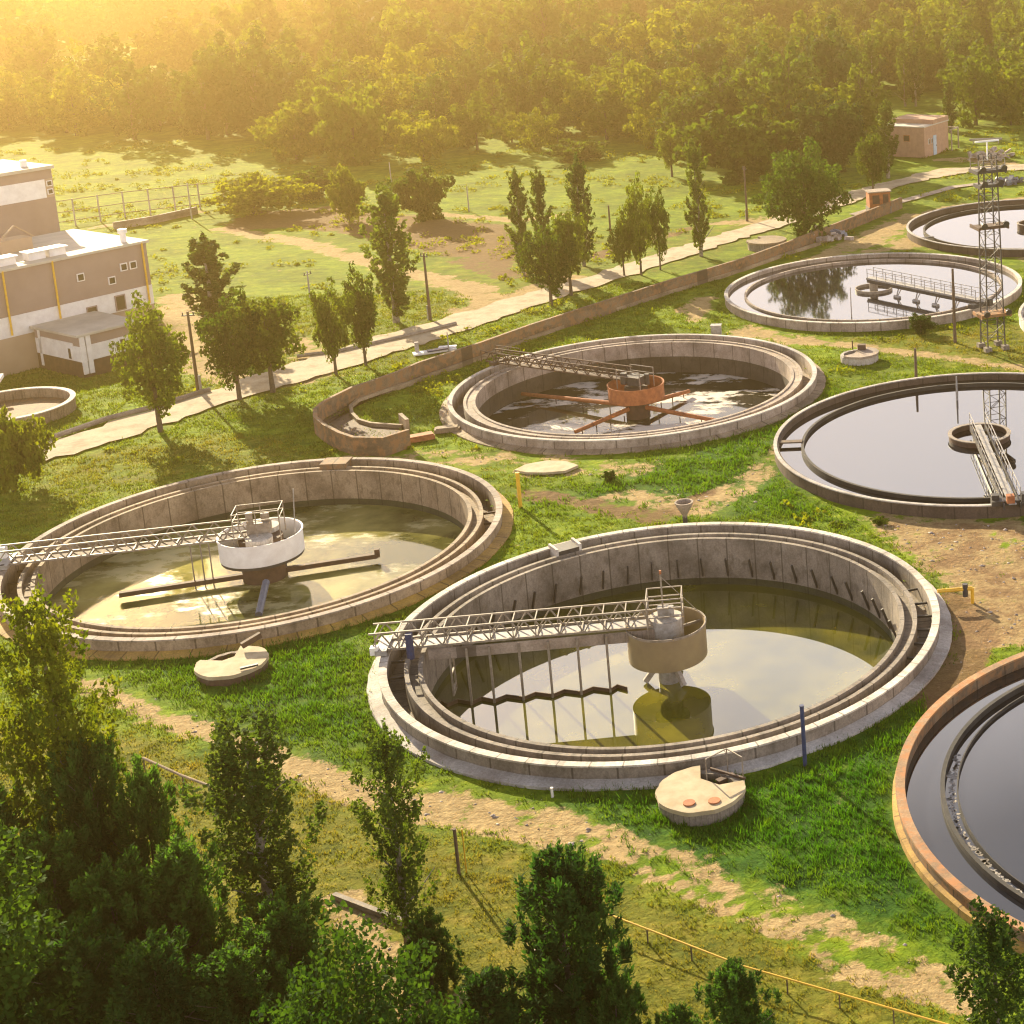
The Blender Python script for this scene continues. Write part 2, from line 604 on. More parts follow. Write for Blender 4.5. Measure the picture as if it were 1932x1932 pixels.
# --- the rusty tank in the middle
tC = open_tank(C_C, 'rusty middle settling tank with foam patches on its low dark water', M['conc_pink'], M['conc_pink'], M['conc_pale'], M['wall_brown'], -0.1, -1.75, ring_top=1.08, trough=1.0, cope_w=0.36, algae=M['wet_brown'], wet=1.5)
tC.children[0].data.materials[0] = M['conc_tan']
water(C_C, RB_ + .05, -1.75, M['water_foam'])


def full_tank(c, label, wallm, copem, zb, zc, wat, ringm, cope=(0.2, 0.08), ring_top=None, watc=None):
    t = thing('settling_tank', label, 'settling tank', (c[0], c[1], TZ), 0, 'round settling tanks of the treatment plant')
    rt = ring_top or zb + 0.3
    MB().lathe([(RI_, -0.8), (RO_, -0.8), (RO_, 1.2), (RI_, 1.2)], 160).build('outer_wall', wallm, t)
    MB().lathe([(RO_ - cope[0] - .02, 1.2), (RO_ + .05, 1.2), (RO_ + .05, 1.2 + cope[1]), (RO_ - cope[0] - .02, 1.2 + cope[1])], 160).build('coping', copem, t)
    MB().lathe([(RB_, zb - .8), (RB_, rt), (RB_ + 0.20, rt), (RB_ + 0.20, zb - .8)], 160).build('ring_wall', ringm, t)
    water(c, RB_ + .05, zb, wat)
    water(c, RI_ + .05, zc, watc or wat, RB_ + .15)
    return t


tD = full_tank(C_D, 'full settling tank at right edge with mirror-like lavender water and rotating bridge', M['wall_dark'], M['conc_pale'], 0.72, 0.75, M['water_black'], M['conc_dark'])
a = ang_to(C_D, 1495, 832, 1.1)
MB().box((14.0, 0, 1.05), (2.0, 0.55, 0.10)).build('plank', M['wood'], tD).rotation_euler = (0, 0, a)
tE = full_tank(C_E, 'full settling tank with pale rim and low railed bridge, behind the rusty tank', M['conc_pink'], M['conc_white'], 0.72, 0.85, M['water_soft'], M['conc_pink'], (0.3, 0.08))
tF = full_tank(C_F, 'farthest full settling tank cut by the right edge, behind the lattice mast', M['wall_dark'], M['conc_pale'], 0.60, 0.62, M['water_black'], M['conc_dark'])
a = ang_to(C_F, 1728, 450, 1.1)
MB().box((14.0, 0, 1.05), (2.0, 0.45, 0.10)).build('plank', M['steel_dark'], tF).rotation_euler = (0, 0, a)
tG = full_tank(C_G, 'near settling tank with orange rusty rim and navy water at the right edge', M['wall_brown'], M['conc_orange'], 0.62, 0.66, M['water_black'], M['conc_dark'], (0.36, 0.1))
MB().lathe([(RO_ + .004, 0.2), (RO_ + 0.24, 0.2), (RO_ + 0.22, 0.74), (RO_ + .004, 0.78)], 120, jit=0.02).build('plinth', M['wall_yellow'], tG)
MB().lathe([(RB_ - 0.60, 0.5), (RB_ - 0.60, 0.80), (RB_ - 0.54, 0.80), (RB_ - 0.54, 0.5)], 160, jit=0.008).build('scum_baffle', M['conc_dark'], tG)
_m = MB()
for _i in range(150):
    _a = R_(165 + 85 * _i / 150 + random.uniform(-.2, .2))
    _w = random.uniform(.02, .16) * (1 if random.random() < .8 else 2.2)
    _r = RB_ - random.uniform(.10, .42)
    _d = R_(random.uniform(.3, .9))
    _m.add([(_r * math.cos(_a - _d), _r * math.sin(_a - _d), .628), ((_r - _w) * math.cos(_a), (_r - _w) * math.sin(_a), .628), (_r * math.cos(_a + _d), _r * math.sin(_a + _d), .628), ((_r + _w) * math.cos(_a), (_r + _w) * math.sin(_a), .628)], [(0, 1, 2, 3)])
tag(_m.build('scum', M['conc_pale'], tG), kind='stuff')
tH = full_tank(C_H, 'settling tank with only its pale left rim in view, right of the lattice mast', M['conc_white'], M['conc_white'], 0.72, 0.8, M['water_soft'], M['conc_pink'])


# ------------------------------------------------------------------ scraper bridges and centre drums
def truss_side(m, x0, x1, y, zb, zt, step, w=0.09):
    n = max(2, int(round((x1 - x0) / step)))
    m.bar((x0, y, zb), (x1, y, zb), w * 1.25).bar((x0, y, zt), (x1, y, zt), w)
    for i in range(n):
        xa, xb = x0 + (x1 - x0) * i / n, x0 + (x1 - x0) * (i + 1) / n
        xm = (xa + xb) / 2
        m.bar((xa, y, zb), (xm, y, zt), w * .75).bar((xm, y, zt), (xb, y, zb), w * .75)


def railing(m, x0, x1, y, z, h=1.0, step=1.2, w=0.05):
    n = max(1, int(round((x1 - x0) / step)))
    m.bar((x0, y, z + h), (x1, y, z + h), w).bar((x0, y, z + h * .5), (x1, y, z + h * .5), w * .8)
    for i in range(n + 1):
        x = x0 + (x1 - x0) * i / n
        m.bar((x, y, z), (x, y, z + h), w)


# A: truss bridge
aA = ang_to(C_A, 712, 1216, 1.6)
bA = thing('scraper_bridge', 'grey steel truss bridge with hanging scraper posts over the near grey tank', 'scraper bridge', (C_A[0], C_A[1], TZ), aA)
for y in (-0.65, 0.65):
    m = MB()
    truss_side(m, 0.6, 15.6, y, 1.55, 2.5, 1.25)
    m.build('side_truss', M['steel'], bA)
for i in range(13):
    x = 0.9 + i * 1.2
    m = MB()
    m.bar((x, -.65, 1.55), (x, .65, 1.55), .08).bar((x, .65, 1.55), (x, .65, 2.5), .05).bar((x, -.65, 2.5), (x, .65, 2.5), .06)
    m.build('cross_bar', M['steel'], bA)
MB().box((8.0, 0, 1.49), (14.6, 0.95, 0.05)).build('deck', M['steel_grey'], bA)
MB().box((6.6, 0.74, 1.08), (12.0, 0.05, 0.62)).build('side_plate', M['conc_pink'], bA)
m = MB()
m.box((15.0, 0, 1.5), (0.6, 2.0, 0.28)).box((15.0, -.9, 1.42), (0.75, .25, .25))
m.build('end_carriage', M['steel_grey'], bA)
for y in (-.8, .8):
    MB().tube([(14.86, y - .09, 1.47), (14.86, y + .09, 1.47)], .18, 14).build('wheel', M['steel_dark'], bA)
MB().box((15.35, 0.75, 1.62), (.42, .4, .42)).build('drive_motor', M['white'], bA)
m = MB()
m.tube([(13.5, .82, 1.0), (13.5, .82, 2.15)], .2, 10).box((13.5, .82, 2.3), (.34, .34, .3))
m.build('gearbox', M['blue'], bA)
hx = [3.2, 4.75, 6.3, 7.85, 9.4, 10.6]
for i, x in enumerate(hx):
    MB().bar((x, .82, 1.3), (x, .82, -2.1), .12, .12).build('scraper_post', M['steel'], bA)
m = MB()
zx = [2.3] + hx + [11.9, 12.5]
for i in range(len(zx) - 1):
    x0, x1 = zx[i], zx[i + 1]
    xm = x0 + (x1 - x0) * .62
    y0, y1 = .82, .62
    m.bar((x0, y0, -1.93), (xm, y1 - .25, -1.93), .06, .26).bar((xm, y1 - .25, -1.93), (x1, y0, -1.93), .06, .26)
m.build('scraper_board', M['rust_dark'], bA)
m = MB()
for y in (0.4, 1.3):
    m.bar((11.4, y, 1.35), (11.4, y, -1.15), .09)
for z in (-1.1, -.8, .1):
    m.bar((11.4, .4, z), (11.4, 1.3, z), .09)
m.build('ladder_frame', M['steel'], bA)


def drum(name, label, c, r, z0, z1, mat, colr, colm, rz, inner=None, stiff=0):
    t = thing(name, label, 'feed drum', (c[0], c[1], TZ), rz)
    MB().lathe([(r, z0), (r, z1), (r - .05, z1), (r - .05, z0)], 72).build('drum_shell', mat, t, smooth=True)
    MB().lathe([(r + .004, z1 - .1), (r + .05, z1 - .1), (r + .05, z1 + .03), (r + .004, z1 + .03)], 72).build('rim_band', inner or mat, t)
    MB().tube([(0, 0, -4.5), (0, 0, z1 - .25)], colr, 28).build('column', colm, t, smooth=True)
    return t


dA = drum('feed_drum', 'tan open drum with mast at the centre of the near grey tank', C_A, 2.15, -0.55, 1.35, M['drum_tan'], 0.62, M['steel_grey'], aA, M['steel'])
MB().tube([(0, 0, 0.1), (0, 0, 1.75)], 0.95, 28).build('inner_column', M['steel_grey'], dA, smooth=True)
MB().disc(0.9, 1.76, 28).build('column_cover', M['conc_white'], dA)
m = MB()
for k in range(4):
    a = k * PI / 2 + .5
    m.bar((.9 * math.cos(a), .9 * math.sin(a), .9), (2.1 * math.cos(a), 2.1 * math.sin(a), .9), .1, .14)
m.build('spokes', M['steel'], dA)
m = MB()
for x, y in ((-.95, -.85), (.95, -.85), (.95, .85), (-.95, .85)):
    m.bar((x, y, .9), (x, y, 3.1), .07)
for z in (2.1, 2.6, 3.1):
    m.bar((-.95, -.85, z), (.95, -.85, z), .06).bar((.95, -.85, z), (.95, .85, z), .06).bar((.95, .85, z), (-.95, .85, z), .06).bar((-.95, .85, z), (-.95, -.85, z), .06)
m.build('service_railing', M['steel'], dA)
m = MB()
m.tube([(0.1, 0, 1.7), (0.1, 0, 4.3)], .045, 8).bar((.1, 0, 4.1), (-2.1, -.3, 1.4), .035)
m.build('mast', M['steel'], dA)
MB().box((0.1, 0, 4.36), (.12, .12, .2)).build('lamp', M['rust'], dA)
m = MB()
m.box((.1, -.1, 2.05), (.6, .5, .5)).tube([(-.35, .35, 1.75), (-.35, .35, 2.5)], .16, 12)
m.build('drive_unit', M['steel_grey'], dA)
for k in range(3):
    a = 2.2 + k * 2.1
    MB().bar((.55 * math.cos(a), .55 * math.sin(a), -.9), (1.35 * math.cos(a), 1.35 * math.sin(a), -1.9), .22, .3).build('column_bracket', M['conc_pale'], dA)

# B: lighter truss, white drum
aB = ang_to(C_B, 6, 1048, 1.9)
bB = thing('scraper_bridge', 'tan steel truss bridge reaching from the left rim to the white drum', 'scraper bridge', (C_B[0], C_B[1], TZ), aB)
for y in (-0.6, 0.6):
    m = MB()
    truss_side(m, 0.8, 15.3, y, 1.5, 2.35, 1.3)
    m.build('side_truss', M['steel'], bB)
for i in range(12):
    x = 1.2 + i * 1.25
    MB().bar((x, -.6, 1.5), (x, .6, 1.5), .08).build('cross_bar', M['steel'], bB)
MB().box((8.0, 0, 1.45), (14.2, 0.7, 0.05)).build('deck', M['rust_dark'], bB)
MB().box((14.85, 0, 1.47), (0.6, 2.2, 0.26)).build('end_carriage', M['steel_grey'], bB)
for y in (-.9, .9):
    MB().tube([(14.86, y - .09, 1.47), (14.86, y + .09, 1.47)], .18, 14).build('wheel', M['steel_dark'], bB)
MB().box((15.2, -.5, 1.95), (.5, .5, .75)).build('drive_motor', M['white'], bB)
for x in (3.0, 3.5, 4.1):
    MB().bar((x, .62, 1.45), (x, .62, -1.6), .07).build('scraper_post', M['steel'], bB)

dB = drum('feed_drum', 'white drum with white tanks and machinery on top in the left tan tank', C_B, 2.55, 0.15, 1.55, M['white'], 1.35, M['rust_dark'], aB, M['white'])
MB().lathe([(2.5, -.05), (2.3, -.05), (2.3, .149), (2.5, .149)], 60).build('lower_ring', M['steel_dark'], dB)
for x, y in ((-.1, 1.05), (-.2, -1.05)):
    MB().tube([(x, y, .8), (x, y, 1.62)], .82, 28).build('inner_tank', M['conc_white'], dB)
m = MB()
m.box((.0, .0, 1.9), (1.4, .8, .8)).tube([(.5, .2, 2.2), (.5, .2, 3.0)], .22, 12).tube([(-.4, -.1, 2.2), (-.4, -.1, 2.8)], .26, 12)
m.build('drive_unit', M['steel'], dB)
m = MB()
for x in (-1.4, 0, 1.4):
    for y in (-.9, .9):
        m.bar((x, y, 1.2), (x, y, 3.2), .06)
for z in (2.7, 3.2):
    for y in (-.9, .9):
        m.bar((-1.4, y, z), (1.4, y, z), .05)
    for x in (-1.4, 1.4):
        m.bar((x, -.9, z), (x, .9, z), .05)
m.build('service_railing', M['steel'], dB)
pa = W(225, 1122, -1.1 + TZ)
pb = W(712, 1048, -1.1 + TZ)
la = (Matrix.Rotation(-aB, 4, 'Z') @ Vector((pa[0] - C_B[0], pa[1] - C_B[1], -1.1)))
lb = (Matrix.Rotation(-aB, 4, 'Z') @ Vector((pb[0] - C_B[0], pb[1] - C_B[1], -1.1)))
MB().bar(la, lb, .34, .3).build('rotating_arm', M['rust_dark'], dB)
MB().bar(lb + Vector((0, 0, -.1)), lb + Vector((0, 0, .45)), .3).build('arm_end_pipe', M['rust_dark'], dB)
pa = Vector((*W(502, 1098, -.6 + TZ)[:2], -.6)) - Vector((C_B[0], C_B[1], 0))
pb = Vector((*W(488, 1160, -1.4 + TZ)[:2], -1.4)) - Vector((C_B[0], C_B[1], 0))
rm = Matrix.Rotation(-aB, 4, 'Z')
MB().tube([rm @ pa, rm @ pb], .22, 12).build('outlet_pipe', M['bluegrey'], dB)
MB().bar((-2.2, .5, 1.5), (-2.4, .5, 4.4), .06).build('mast', M['steel_grey'], dB)

# C: rusty drum with radial pipes
aC = ang_to(C_C, 958, 678, 1.7)
bC = thing('scraper_bridge', 'dark lattice bridge from the far left rim to the rusty drum', 'scraper bridge', (C_C[0], C_C[1], TZ), aC)
for y in (-0.6, 0.6):
    m = MB()
    truss_side(m, 0.8, 16.0, y, 1.5, 2.3, 1.3)
    m.build('side_truss', M['rust_dark'], bC)
MB().box((8.0, 0, 1.45), (14.4, 0.6, 0.05)).build('deck', M['rust_dark'], bC)
MB().box((14.85, 0, 1.47), (0.6, 2.2, 0.26)).build('end_carriage', M['rust_dark'], bC)
m = MB()
railing(m, 13.4, 16.2, -.9, 1.5)
railing(m, 13.4, 16.2, .9, 1.5)
m.build('railing', M['rust_dark'], bC)
dC = drum('feed_drum', 'orange rusty drum on a dark column in the middle tank', C_C, 2.3, -.1, 1.15, M['rust'], 0.95, M['rust_dark'], aC, M['rust'])
m = MB()
m.box((0, 0, 1.45), (1.5, 1.2, .7)).tube([(.7, .6, 1.2), (.7, .6, 2.1)], .3, 12).tube([(-.8, -.5, 1.0), (-.8, -.5, 1.9)], .22, 12)
m.build('drive_unit', M['steel_dark'], dC)
m = MB()
for x in (-1.2, 1.2):
    for y in (-.9, .9):
        m.bar((x, y, .8), (x, y, 2.4), .06)
for z in (1.9, 2.4):
    for y in (-.9, .9):
        m.bar((-1.2, y, z), (1.2, y, z), .05)
m.build('service_railing', M['steel'], dC)
rm = Matrix.Rotation(-aC, 4, 'Z')
for (px, py) in ((975, 742), (1300, 738), (1385, 800), (1085, 815)):
    q = W(px, py, -1.35 + TZ)
    q = rm @ Vector((q[0] - C_C[0], q[1] - C_C[1], -1.35))
    s = q.normalized() * .8
    MB().tube([(s.x, s.y, -.85), q], [.2, .16], 10).build('rotating_arm', M['rust'], dC)
    m = MB()
    e = q.normalized()
    for k in range(1, 5):
        p = q * (k / 4.5)
        m.bar((p.x, p.y, -1.3), (p.x, p.y, -1.75), .06)
    m.build('arm_hangers', M['rust_dark'], dC)

# D: low bridge with pale deck, oval ring at the centre
aD = ang_to(C_D, 1903, 938, 1.3)
bD = thing('scraper_bridge', 'narrow bridge with pale deck and railings on the lavender water tank', 'scraper bridge', (C_D[0], C_D[1], TZ), aD)
MB().box((7.4, 0, 1.47), (16.4, .5, .07)).build('deck', M['steel_grey'], bD)
for y in (-.55, .55):
    MB().box((7.4, y, 1.3), (16.4, .1, .4)).build('girder', M['steel_dark'], bD)
    m = MB()
    railing(m, -.8, 15.2, y * 1.05, 1.5, .95, 1.6)
    m.build('railing', M['steel_grey'], bD)
m = MB()
m.box((14.9, 0, 1.42), (.7, 2.6, .3)).box((15.2, .9, 1.7), (.6, .6, .7)).box((14.6, -1.0, 1.6), (.5, .5, .5))
m.build('end_carriage', M['steel_dark'], bD)
MB().box((15.3, -.1, 1.75), (.5, .5, .5)).build('drive_motor', M['rust'], bD)
dD = thing('feed_ring', 'rusty round ring standing in the lavender water under the narrow bridge', 'feed ring', (C_D[0], C_D[1], TZ))
MB().lathe([(2.25, .4), (2.25, 1.1), (2.1, 1.1), (2.1, .4)], 64).build('ring_shell', M['rust_dark'], dD)
MB().lathe([(2.32, 1.1), (2.32, 1.16), (2.03, 1.16), (2.03, 1.1)], 64).build('rim_band', M['steel'], dD)
MB().tube([(0, 0, -1), (0, 0, 1.3)], .5, 20).build('column', M['steel_dark'], dD)

# E: long low bridge on posts
aE = ang_to(C_E, 1872, 583, 1.3)
bE = thing('scraper_bridge', 'long grey railed bridge with reflected skimmer frames on the pale rimmed tank', 'scraper bridge', (C_E[0], C_E[1], TZ), aE)
MB().box((7.2, 0, 1.9), (15.6, .9, .22)).build('deck', M['steel_grey'], bE)
MB().box((7.2, -.5, 1.7), (15.2, .08, .3)).build('girder', M['steel_dark'], bE)
for y in (-.45, .45):
    m = MB()
    railing(m, -.4, 14.8, y, 2.0, .95, 1.4)
    m.build('railing', M['steel_grey'], bE)
for i in range(4):
    x = 4.0 + i * 2.7
    m = MB()
    m.bar((x, -.2, 1.8), (x, -.6, .75), .09).bar((x + .5, -.2, 1.8), (x + .3, -.8, .8), .07).tube([(x - .1, -.8, .8), (x + .7, -.8, .8)], .16, 10)
    m.build('skimmer_frame', M['steel_grey'], bE)
m = MB()
m.box((14.85, 0, 1.5), (.7, 2.4, .4)).box((15.2, 1.0, 1.6), (.5, .5, .7))
m.build('end_carriage', M['steel_dark'], bE)
dE = thing('feed_ring', 'small tan ring in the water under the long grey bridge', 'feed ring', (C_E[0], C_E[1], TZ))
MB().lathe([(1.9, .4), (1.9, 1.0), (1.78, 1.0), (1.78, .4)], 48).build('ring_shell', M['steel'], dE)
MB().tube([(0, 0, -1), (0, 0, 1.78)], .42, 20).build('column', M['steel'], dE)

# F, right edge
dF = thing('feed_ring', 'dark rusty ring in the farthest tank at the right edge', 'feed ring', (C_F[0], C_F[1], TZ))
MB().lathe([(1.9, .4), (1.9, 1.15), (1.75, 1.15), (1.75, .4)], 48).build('ring_shell', M['rust_dark'], dF)
MB().lathe([(1.96, 1.15), (1.96, 1.22), (1.7, 1.22), (1.7, 1.15)], 48).build('rim_band', M['steel'], dF)
MB().tube([(0, 0, -1), (0, 0, 1.3)], .5, 20).build('column', M['steel_dark'], dF)


# ------------------------------------------------------------------ ground
def poly_w(pts, z=0.0):
    return np.array([W(x, y, z)[:2] for x, y in pts])


def dist_poly(X, Y, P, wid):
    """signed fall-off 1 on the line .. 0 at its edge; wid = half width (scalar or per vertex)"""
    best = np.zeros_like(X)
    if not hasattr(wid, '__len__'):
        wid = [wid] * len(P)
    for i in range(len(P) - 1):
        a, b = P[i], P[i + 1]
        d = b - a
        L = d @ d + 1e-9
        t = np.clip(((X - a[0]) * d[0] + (Y - a[1]) * d[1]) / L, 0, 1)
        dd = np.hypot(X - a[0] - t * d[0], Y - a[1] - t * d[1])
        w = wid[i] + (wid[i + 1] - wid[i]) * t
        best = np.maximum(best, np.clip(1.5 - dd / w, 0, 1))
    return best


def in_poly(X, Y, P, soft=1.5):
    ins = np.zeros(X.shape, bool)
    n = len(P)
    dmin = np.full(X.shape, 1e9)
    for i in range(n):
        a, b = P[i], P[(i + 1) % n]
        cond = ((a[1] > Y) != (b[1] > Y)) & (X < (b[0] - a[0]) * (Y - a[1]) / (b[1] - a[1] + 1e-12) + a[0])
        ins ^= cond
        d = b - a
        t = np.clip(((X - a[0]) * d[0] + (Y - a[1]) * d[1]) / (d @ d + 1e-9), 0, 1)
        dmin = np.minimum(dmin, np.hypot(X - a[0] - t * d[0], Y - a[1] - t * d[1]))
    return np.clip(0.5 + np.where(ins, dmin, -dmin) / (2 * soft), 0, 1)


def axis(lo, hi, step, far_lo, far_hi):
    mid = list(np.arange(lo, hi + 1e-6, step))
    out, s, x = [], step, hi
    while x < far_hi:
        s *= 1.18
        x += s
        out.append(x)
    pre, s, x = [], step, lo
    while x > far_lo:
        s *= 1.18
        x -= s
        pre.append(x)
    return np.array(pre[::-1] + mid + out)


GX = axis(-110, 46, 0.6, -1300, 900)
GY = axis(44, 250, 0.6, -250, 1500)
XX, YY = np.meshgrid(GX, GY)
XX, YY = XX.copy(), YY.copy()
# snap grid nodes on to the tank walls so that the ground ends inside them
TANKD = np.full(XX.shape, 1e9)
for c in TANKS:
    r = np.hypot(XX - c[0], YY - c[1])
    k = np.abs(r - 14.86) < 0.31
    s = np.where(k, 14.86 / np.maximum(r, 1e-6), 1.0)
    XX = c[0] + (XX - c[0]) * s
    YY = c[1] + (YY - c[1]) * s
    TANKD = np.minimum(TANKD, np.hypot(XX - c[0], YY - c[1]))

pt = poly_w
dirt = np.zeros_like(XX)
dry = np.zeros_like(XX)
mud = np.zeros_like(XX)
lush = np.zeros_like(XX)


def acc(arr, v):
    np.maximum(arr, v, out=arr)


# sandy track in the foreground
acc(dirt, dist_poly(XX, YY, pt([(150, 1280), (300, 1350), (430, 1395), (620, 1470), (800, 1515), (960, 1545), (1080, 1590)]), [.7, .75, .8, 1.1, 1.5, 1.3, .75]))
acc(dirt, dist_poly(XX, YY, pt([(1000, 1560), (1180, 1625), (1300, 1680), (1450, 1745), (1620, 1830), (1830, 1900)]), [.4, .35, .4, .42, .65, .75]))
acc(dirt, .72 * dist_poly(XX, YY, pt([(1000, 1520), (1140, 1570), (1260, 1610), (1330, 1645), (1500, 1720), (1660, 1780), (1830, 1850)]), [1.0, .7, .6, .7, .8, .6, .6]))
acc(dirt, dist_poly(XX, YY, pt([(650, 1700), (700, 1760), (740, 1830), (760, 1900)]), [1.0, 1.1, 1.0, 0.9]))
acc(dirt, .8 * dist_poly(XX, YY, pt([(870, 1880), (990, 1950), (1060, 1990)]), .6))
# sandy ground right of the near tank
acc(dirt, in_poly(XX, YY, pt([(1600, 965), (1760, 968), (2050, 975), (2050, 1215), (1850, 1225), (1800, 1285), (1812, 1140), (1745, 1075), (1690, 1030)]), 1.2))
acc(mud, .68 * in_poly(XX, YY, pt([(1600, 965), (2050, 975), (2050, 1225), (1850, 1225), (1800, 1285), (1812, 1140), (1690, 1030)]), 1.5))
acc(mud, .9 * dist_poly(XX, YY, pt([(1800, 1130), (1840, 1190), (1815, 1260), (1770, 1310)]), 1.6))
acc(mud, .75 * dist_poly(XX, YY, pt([(1000, 930), (1100, 950), (1240, 975), (1330, 930)]), [1.2, 1.5, 1.6, 1.0]))
acc(dirt, .72 * dist_poly(XX, YY, pt([(1180, 930), (1330, 960), (1420, 900), (1480, 840)]), [1.5, 1.8, 1.5, .8]))
acc(dirt, .62 * dist_poly(XX, YY, pt([(640, 868), (800, 862), (1000, 872), (1200, 885)]), [1.5, 2.0, 2.5, 1.6]))
acc(dirt, .95 * dist_poly(XX, YY, pt([(1260, 950), (1290, 950), (1335, 935)]), .8))
# between the far tanks
acc(dirt, in_poly(XX, YY, pt([(1365, 622), (1420, 612), (1530, 640), (1500, 650), (1440, 640), (1380, 640)]), 1.2))
acc(dirt, dist_poly(XX, YY, pt([(1500, 640), (1650, 655), (1800, 675), (2000, 700)]), [1.2, .9, .9, 1.0]))
acc(dirt, dist_poly(XX, YY, pt([(1465, 520), (1560, 480), (1640, 450), (1720, 410), (1800, 388), (2000, 365)]), [.8, 1.6, 2.6, 2.2, 1.3, 1.2]))
acc(dirt, .8 * dist_poly(XX, YY, pt([(1290, 585), (1330, 560), (1310, 600)]), 1.3))
acc(dirt, .9 * in_poly(XX, YY, pt([(1560, 490), (1720, 440), (1830, 478), (1930, 490), (1930, 470), (1720, 468)]), 2))
# road shoulders, yards and the field tracks on the left
acc(dirt, dist_poly(XX, YY, pt([(330, 560), (350, 620), (400, 690), (480, 725)]), [2.2, 2.4, 2.5, 1.6]))
acc(dirt, dist_poly(XX, YY, pt([(560, 640), (600, 690), (560, 715)]), [1.2, 2.4, 2.0]))
acc(dirt, dist_poly(XX, YY, pt([(420, 430), (590, 460), (700, 495), (800, 520), (900, 545), (950, 585)]), [1.5, 1.8, 1.6, 1.8, 2.0, 2.4]))
acc(dirt, dist_poly(XX, YY, pt([(820, 402), (900, 408), (985, 415), (1080, 400)]), [1.2, 1.3, 1.2, .9]))
acc(dirt, dist_poly(XX, YY, pt([(880, 585), (960, 560), (1080, 520)]), [2.0, 2.0, 1.5]))
acc(dirt, .9 * dist_poly(XX, YY, pt([(1340, 420), (1440, 415), (1500, 395)]), [1.0, 2.2, 1.5]))
acc(dirt, .9 * dist_poly(XX, YY, pt([(1780, 300), (1840, 300), (1900, 310)]), [1.8, 2.5, 2.0]))
acc(dirt, .9 * dist_poly(XX, YY, pt([(180, 428), (280, 412), (370, 398)]), [1.4, 1.5, 1.4]))
acc(mud, .95 * in_poly(XX, YY, pt([(400, 440), (450, 400), (640, 385), (860, 412), (960, 420), (1000, 470), (960, 520), (880, 490), (760, 470), (640, 440), (520, 430)]), 3.0))
acc(mud, .7 * dist_poly(XX, YY, pt([(880, 490), (960, 520), (1130, 480), (1300, 430)]), [2.5, 2.5, 2, 1.5]))
# tired grass in the foreground and along the road; lush grass round the tanks
acc(dry, in_poly(XX, YY, pt([(-200, 1330), (260, 1370), (600, 1480), (900, 1580), (1300, 1690), (1850, 1905), (2000, 2300), (-300, 2300)]), 2.0))
acc(dry, .5 * in_poly(XX, YY, pt([(600, 560), (900, 470), (1480, 400), (1500, 440), (1000, 600), (780, 690), (560, 745), (300, 820), (100, 850)]), 3.0))
acc(dry, .75 * in_poly(XX, YY, pt([(1500, 640), (1960, 600), (1990, 720), (1540, 650)]), 2.0))
acc(dry, .55 * in_poly(XX, YY, pt([(0, 870), (420, 800), (660, 850), (1000, 870), (900, 900), (500, 900), (200, 960), (0, 1040)]), 2.5))
acc(lush, in_poly(XX, YY, pt([(1020, 1500), (1480, 1440), (1760, 1300), (1720, 1500), (1830, 1790), (1500, 1690), (1180, 1590)]), 2.5))
acc(lush, .8 * in_poly(XX, YY, pt([(180, 1240), (700, 1130), (690, 1300), (800, 1450), (600, 1430), (330, 1330)]), 2.5))
acc(lush, .7 * in_poly(XX, YY, pt([(940, 960), (1250, 960), (1330, 980), (1600, 990), (1480, 860), (1560, 740), (1200, 880)]), 2.5))

ROADP = [(-60, 893), (80, 853), (200, 818), (380, 758), (560, 703), (720, 652), (850, 612), (1000, 565), (1150, 520), (1300, 470), (1420, 432), (1530, 400), (1620, 366), (1700, 343), (1790, 322), (1990, 312)]
roadm = dist_poly(XX, YY, pt(ROADP), 2.6)
near = (XX > -109) & (XX < 45.5) & (YY > 44) & (YY < 249.5)
Z = np.zeros_like(XX)
nz = np.array([mnoise.noise((x * .35, y * .35, 0.0)) + .5 * mnoise.noise((x * 1.1, y * 1.1, 3.0)) for x, y in zip(XX.ravel(), YY.ravel())]).reshape(XX.shape)
Z = -0.09 + 0.06 * nz
Z -= 0.10 * np.clip(dirt - .3, 0, .5) * near
Z = np.minimum(Z, -0.015)
# the ground rises gently behind the meadow, under the wood
Z += np.clip((YY - 300) / 500, 0, 1) ** 1.3 * 6.0

_t = np.clip(1 - np.hypot(XX + 86, YY - 149) / 17, 0, 1)
Z -= 2.5 * np.clip(_t * 2.2, 0, 1) ** 2 * (3 - 2 * np.clip(_t * 2.2, 0, 1))
ny, nx = XX.shape
verts = np.stack([XX.ravel(), YY.ravel(), Z.ravel()], 1)
ii, jj = np.meshgrid(np.arange(ny - 1), np.arange(nx - 1), indexing='ij')
q = np.stack([ii * nx + jj, ii * nx + jj + 1, (ii + 1) * nx + jj + 1, (ii + 1) * nx + jj], -1).reshape(-1, 4)
qd = TANKD.ravel()[q].max(1)
q = q[qd > 14.88]


def npmesh(name, V, Q, mat, attrs=None, smooth=False):
    me = bpy.data.meshes.new(name)
    k = Q.shape[1]
    me.vertices.add(len(V))
    me.vertices.foreach_set('co', np.ascontiguousarray(V, dtype=np.float32).ravel())
    me.loops.add(Q.size)
    me.loops.foreach_set('vertex_index', np.ascontiguousarray(Q, dtype=np.int32).ravel())
    me.polygons.add(len(Q))
    me.polygons.foreach_set('loop_start', np.arange(0, Q.size, k, dtype=np.int32))
    me.polygons.foreach_set('loop_total', np.full(len(Q), k, dtype=np.int32))
    if smooth:
        me.polygons.foreach_set('use_smooth', np.ones(len(Q), dtype=bool))
    for an, av in (attrs or {}).items():
        a = me.attributes.new(an, 'FLOAT', 'POINT')
        a.data.foreach_set('value', np.ascontiguousarray(av, dtype=np.float32).ravel())
    me.materials.append(mat)
    me.update(calc_edges=True)
    me.validate()
    return me


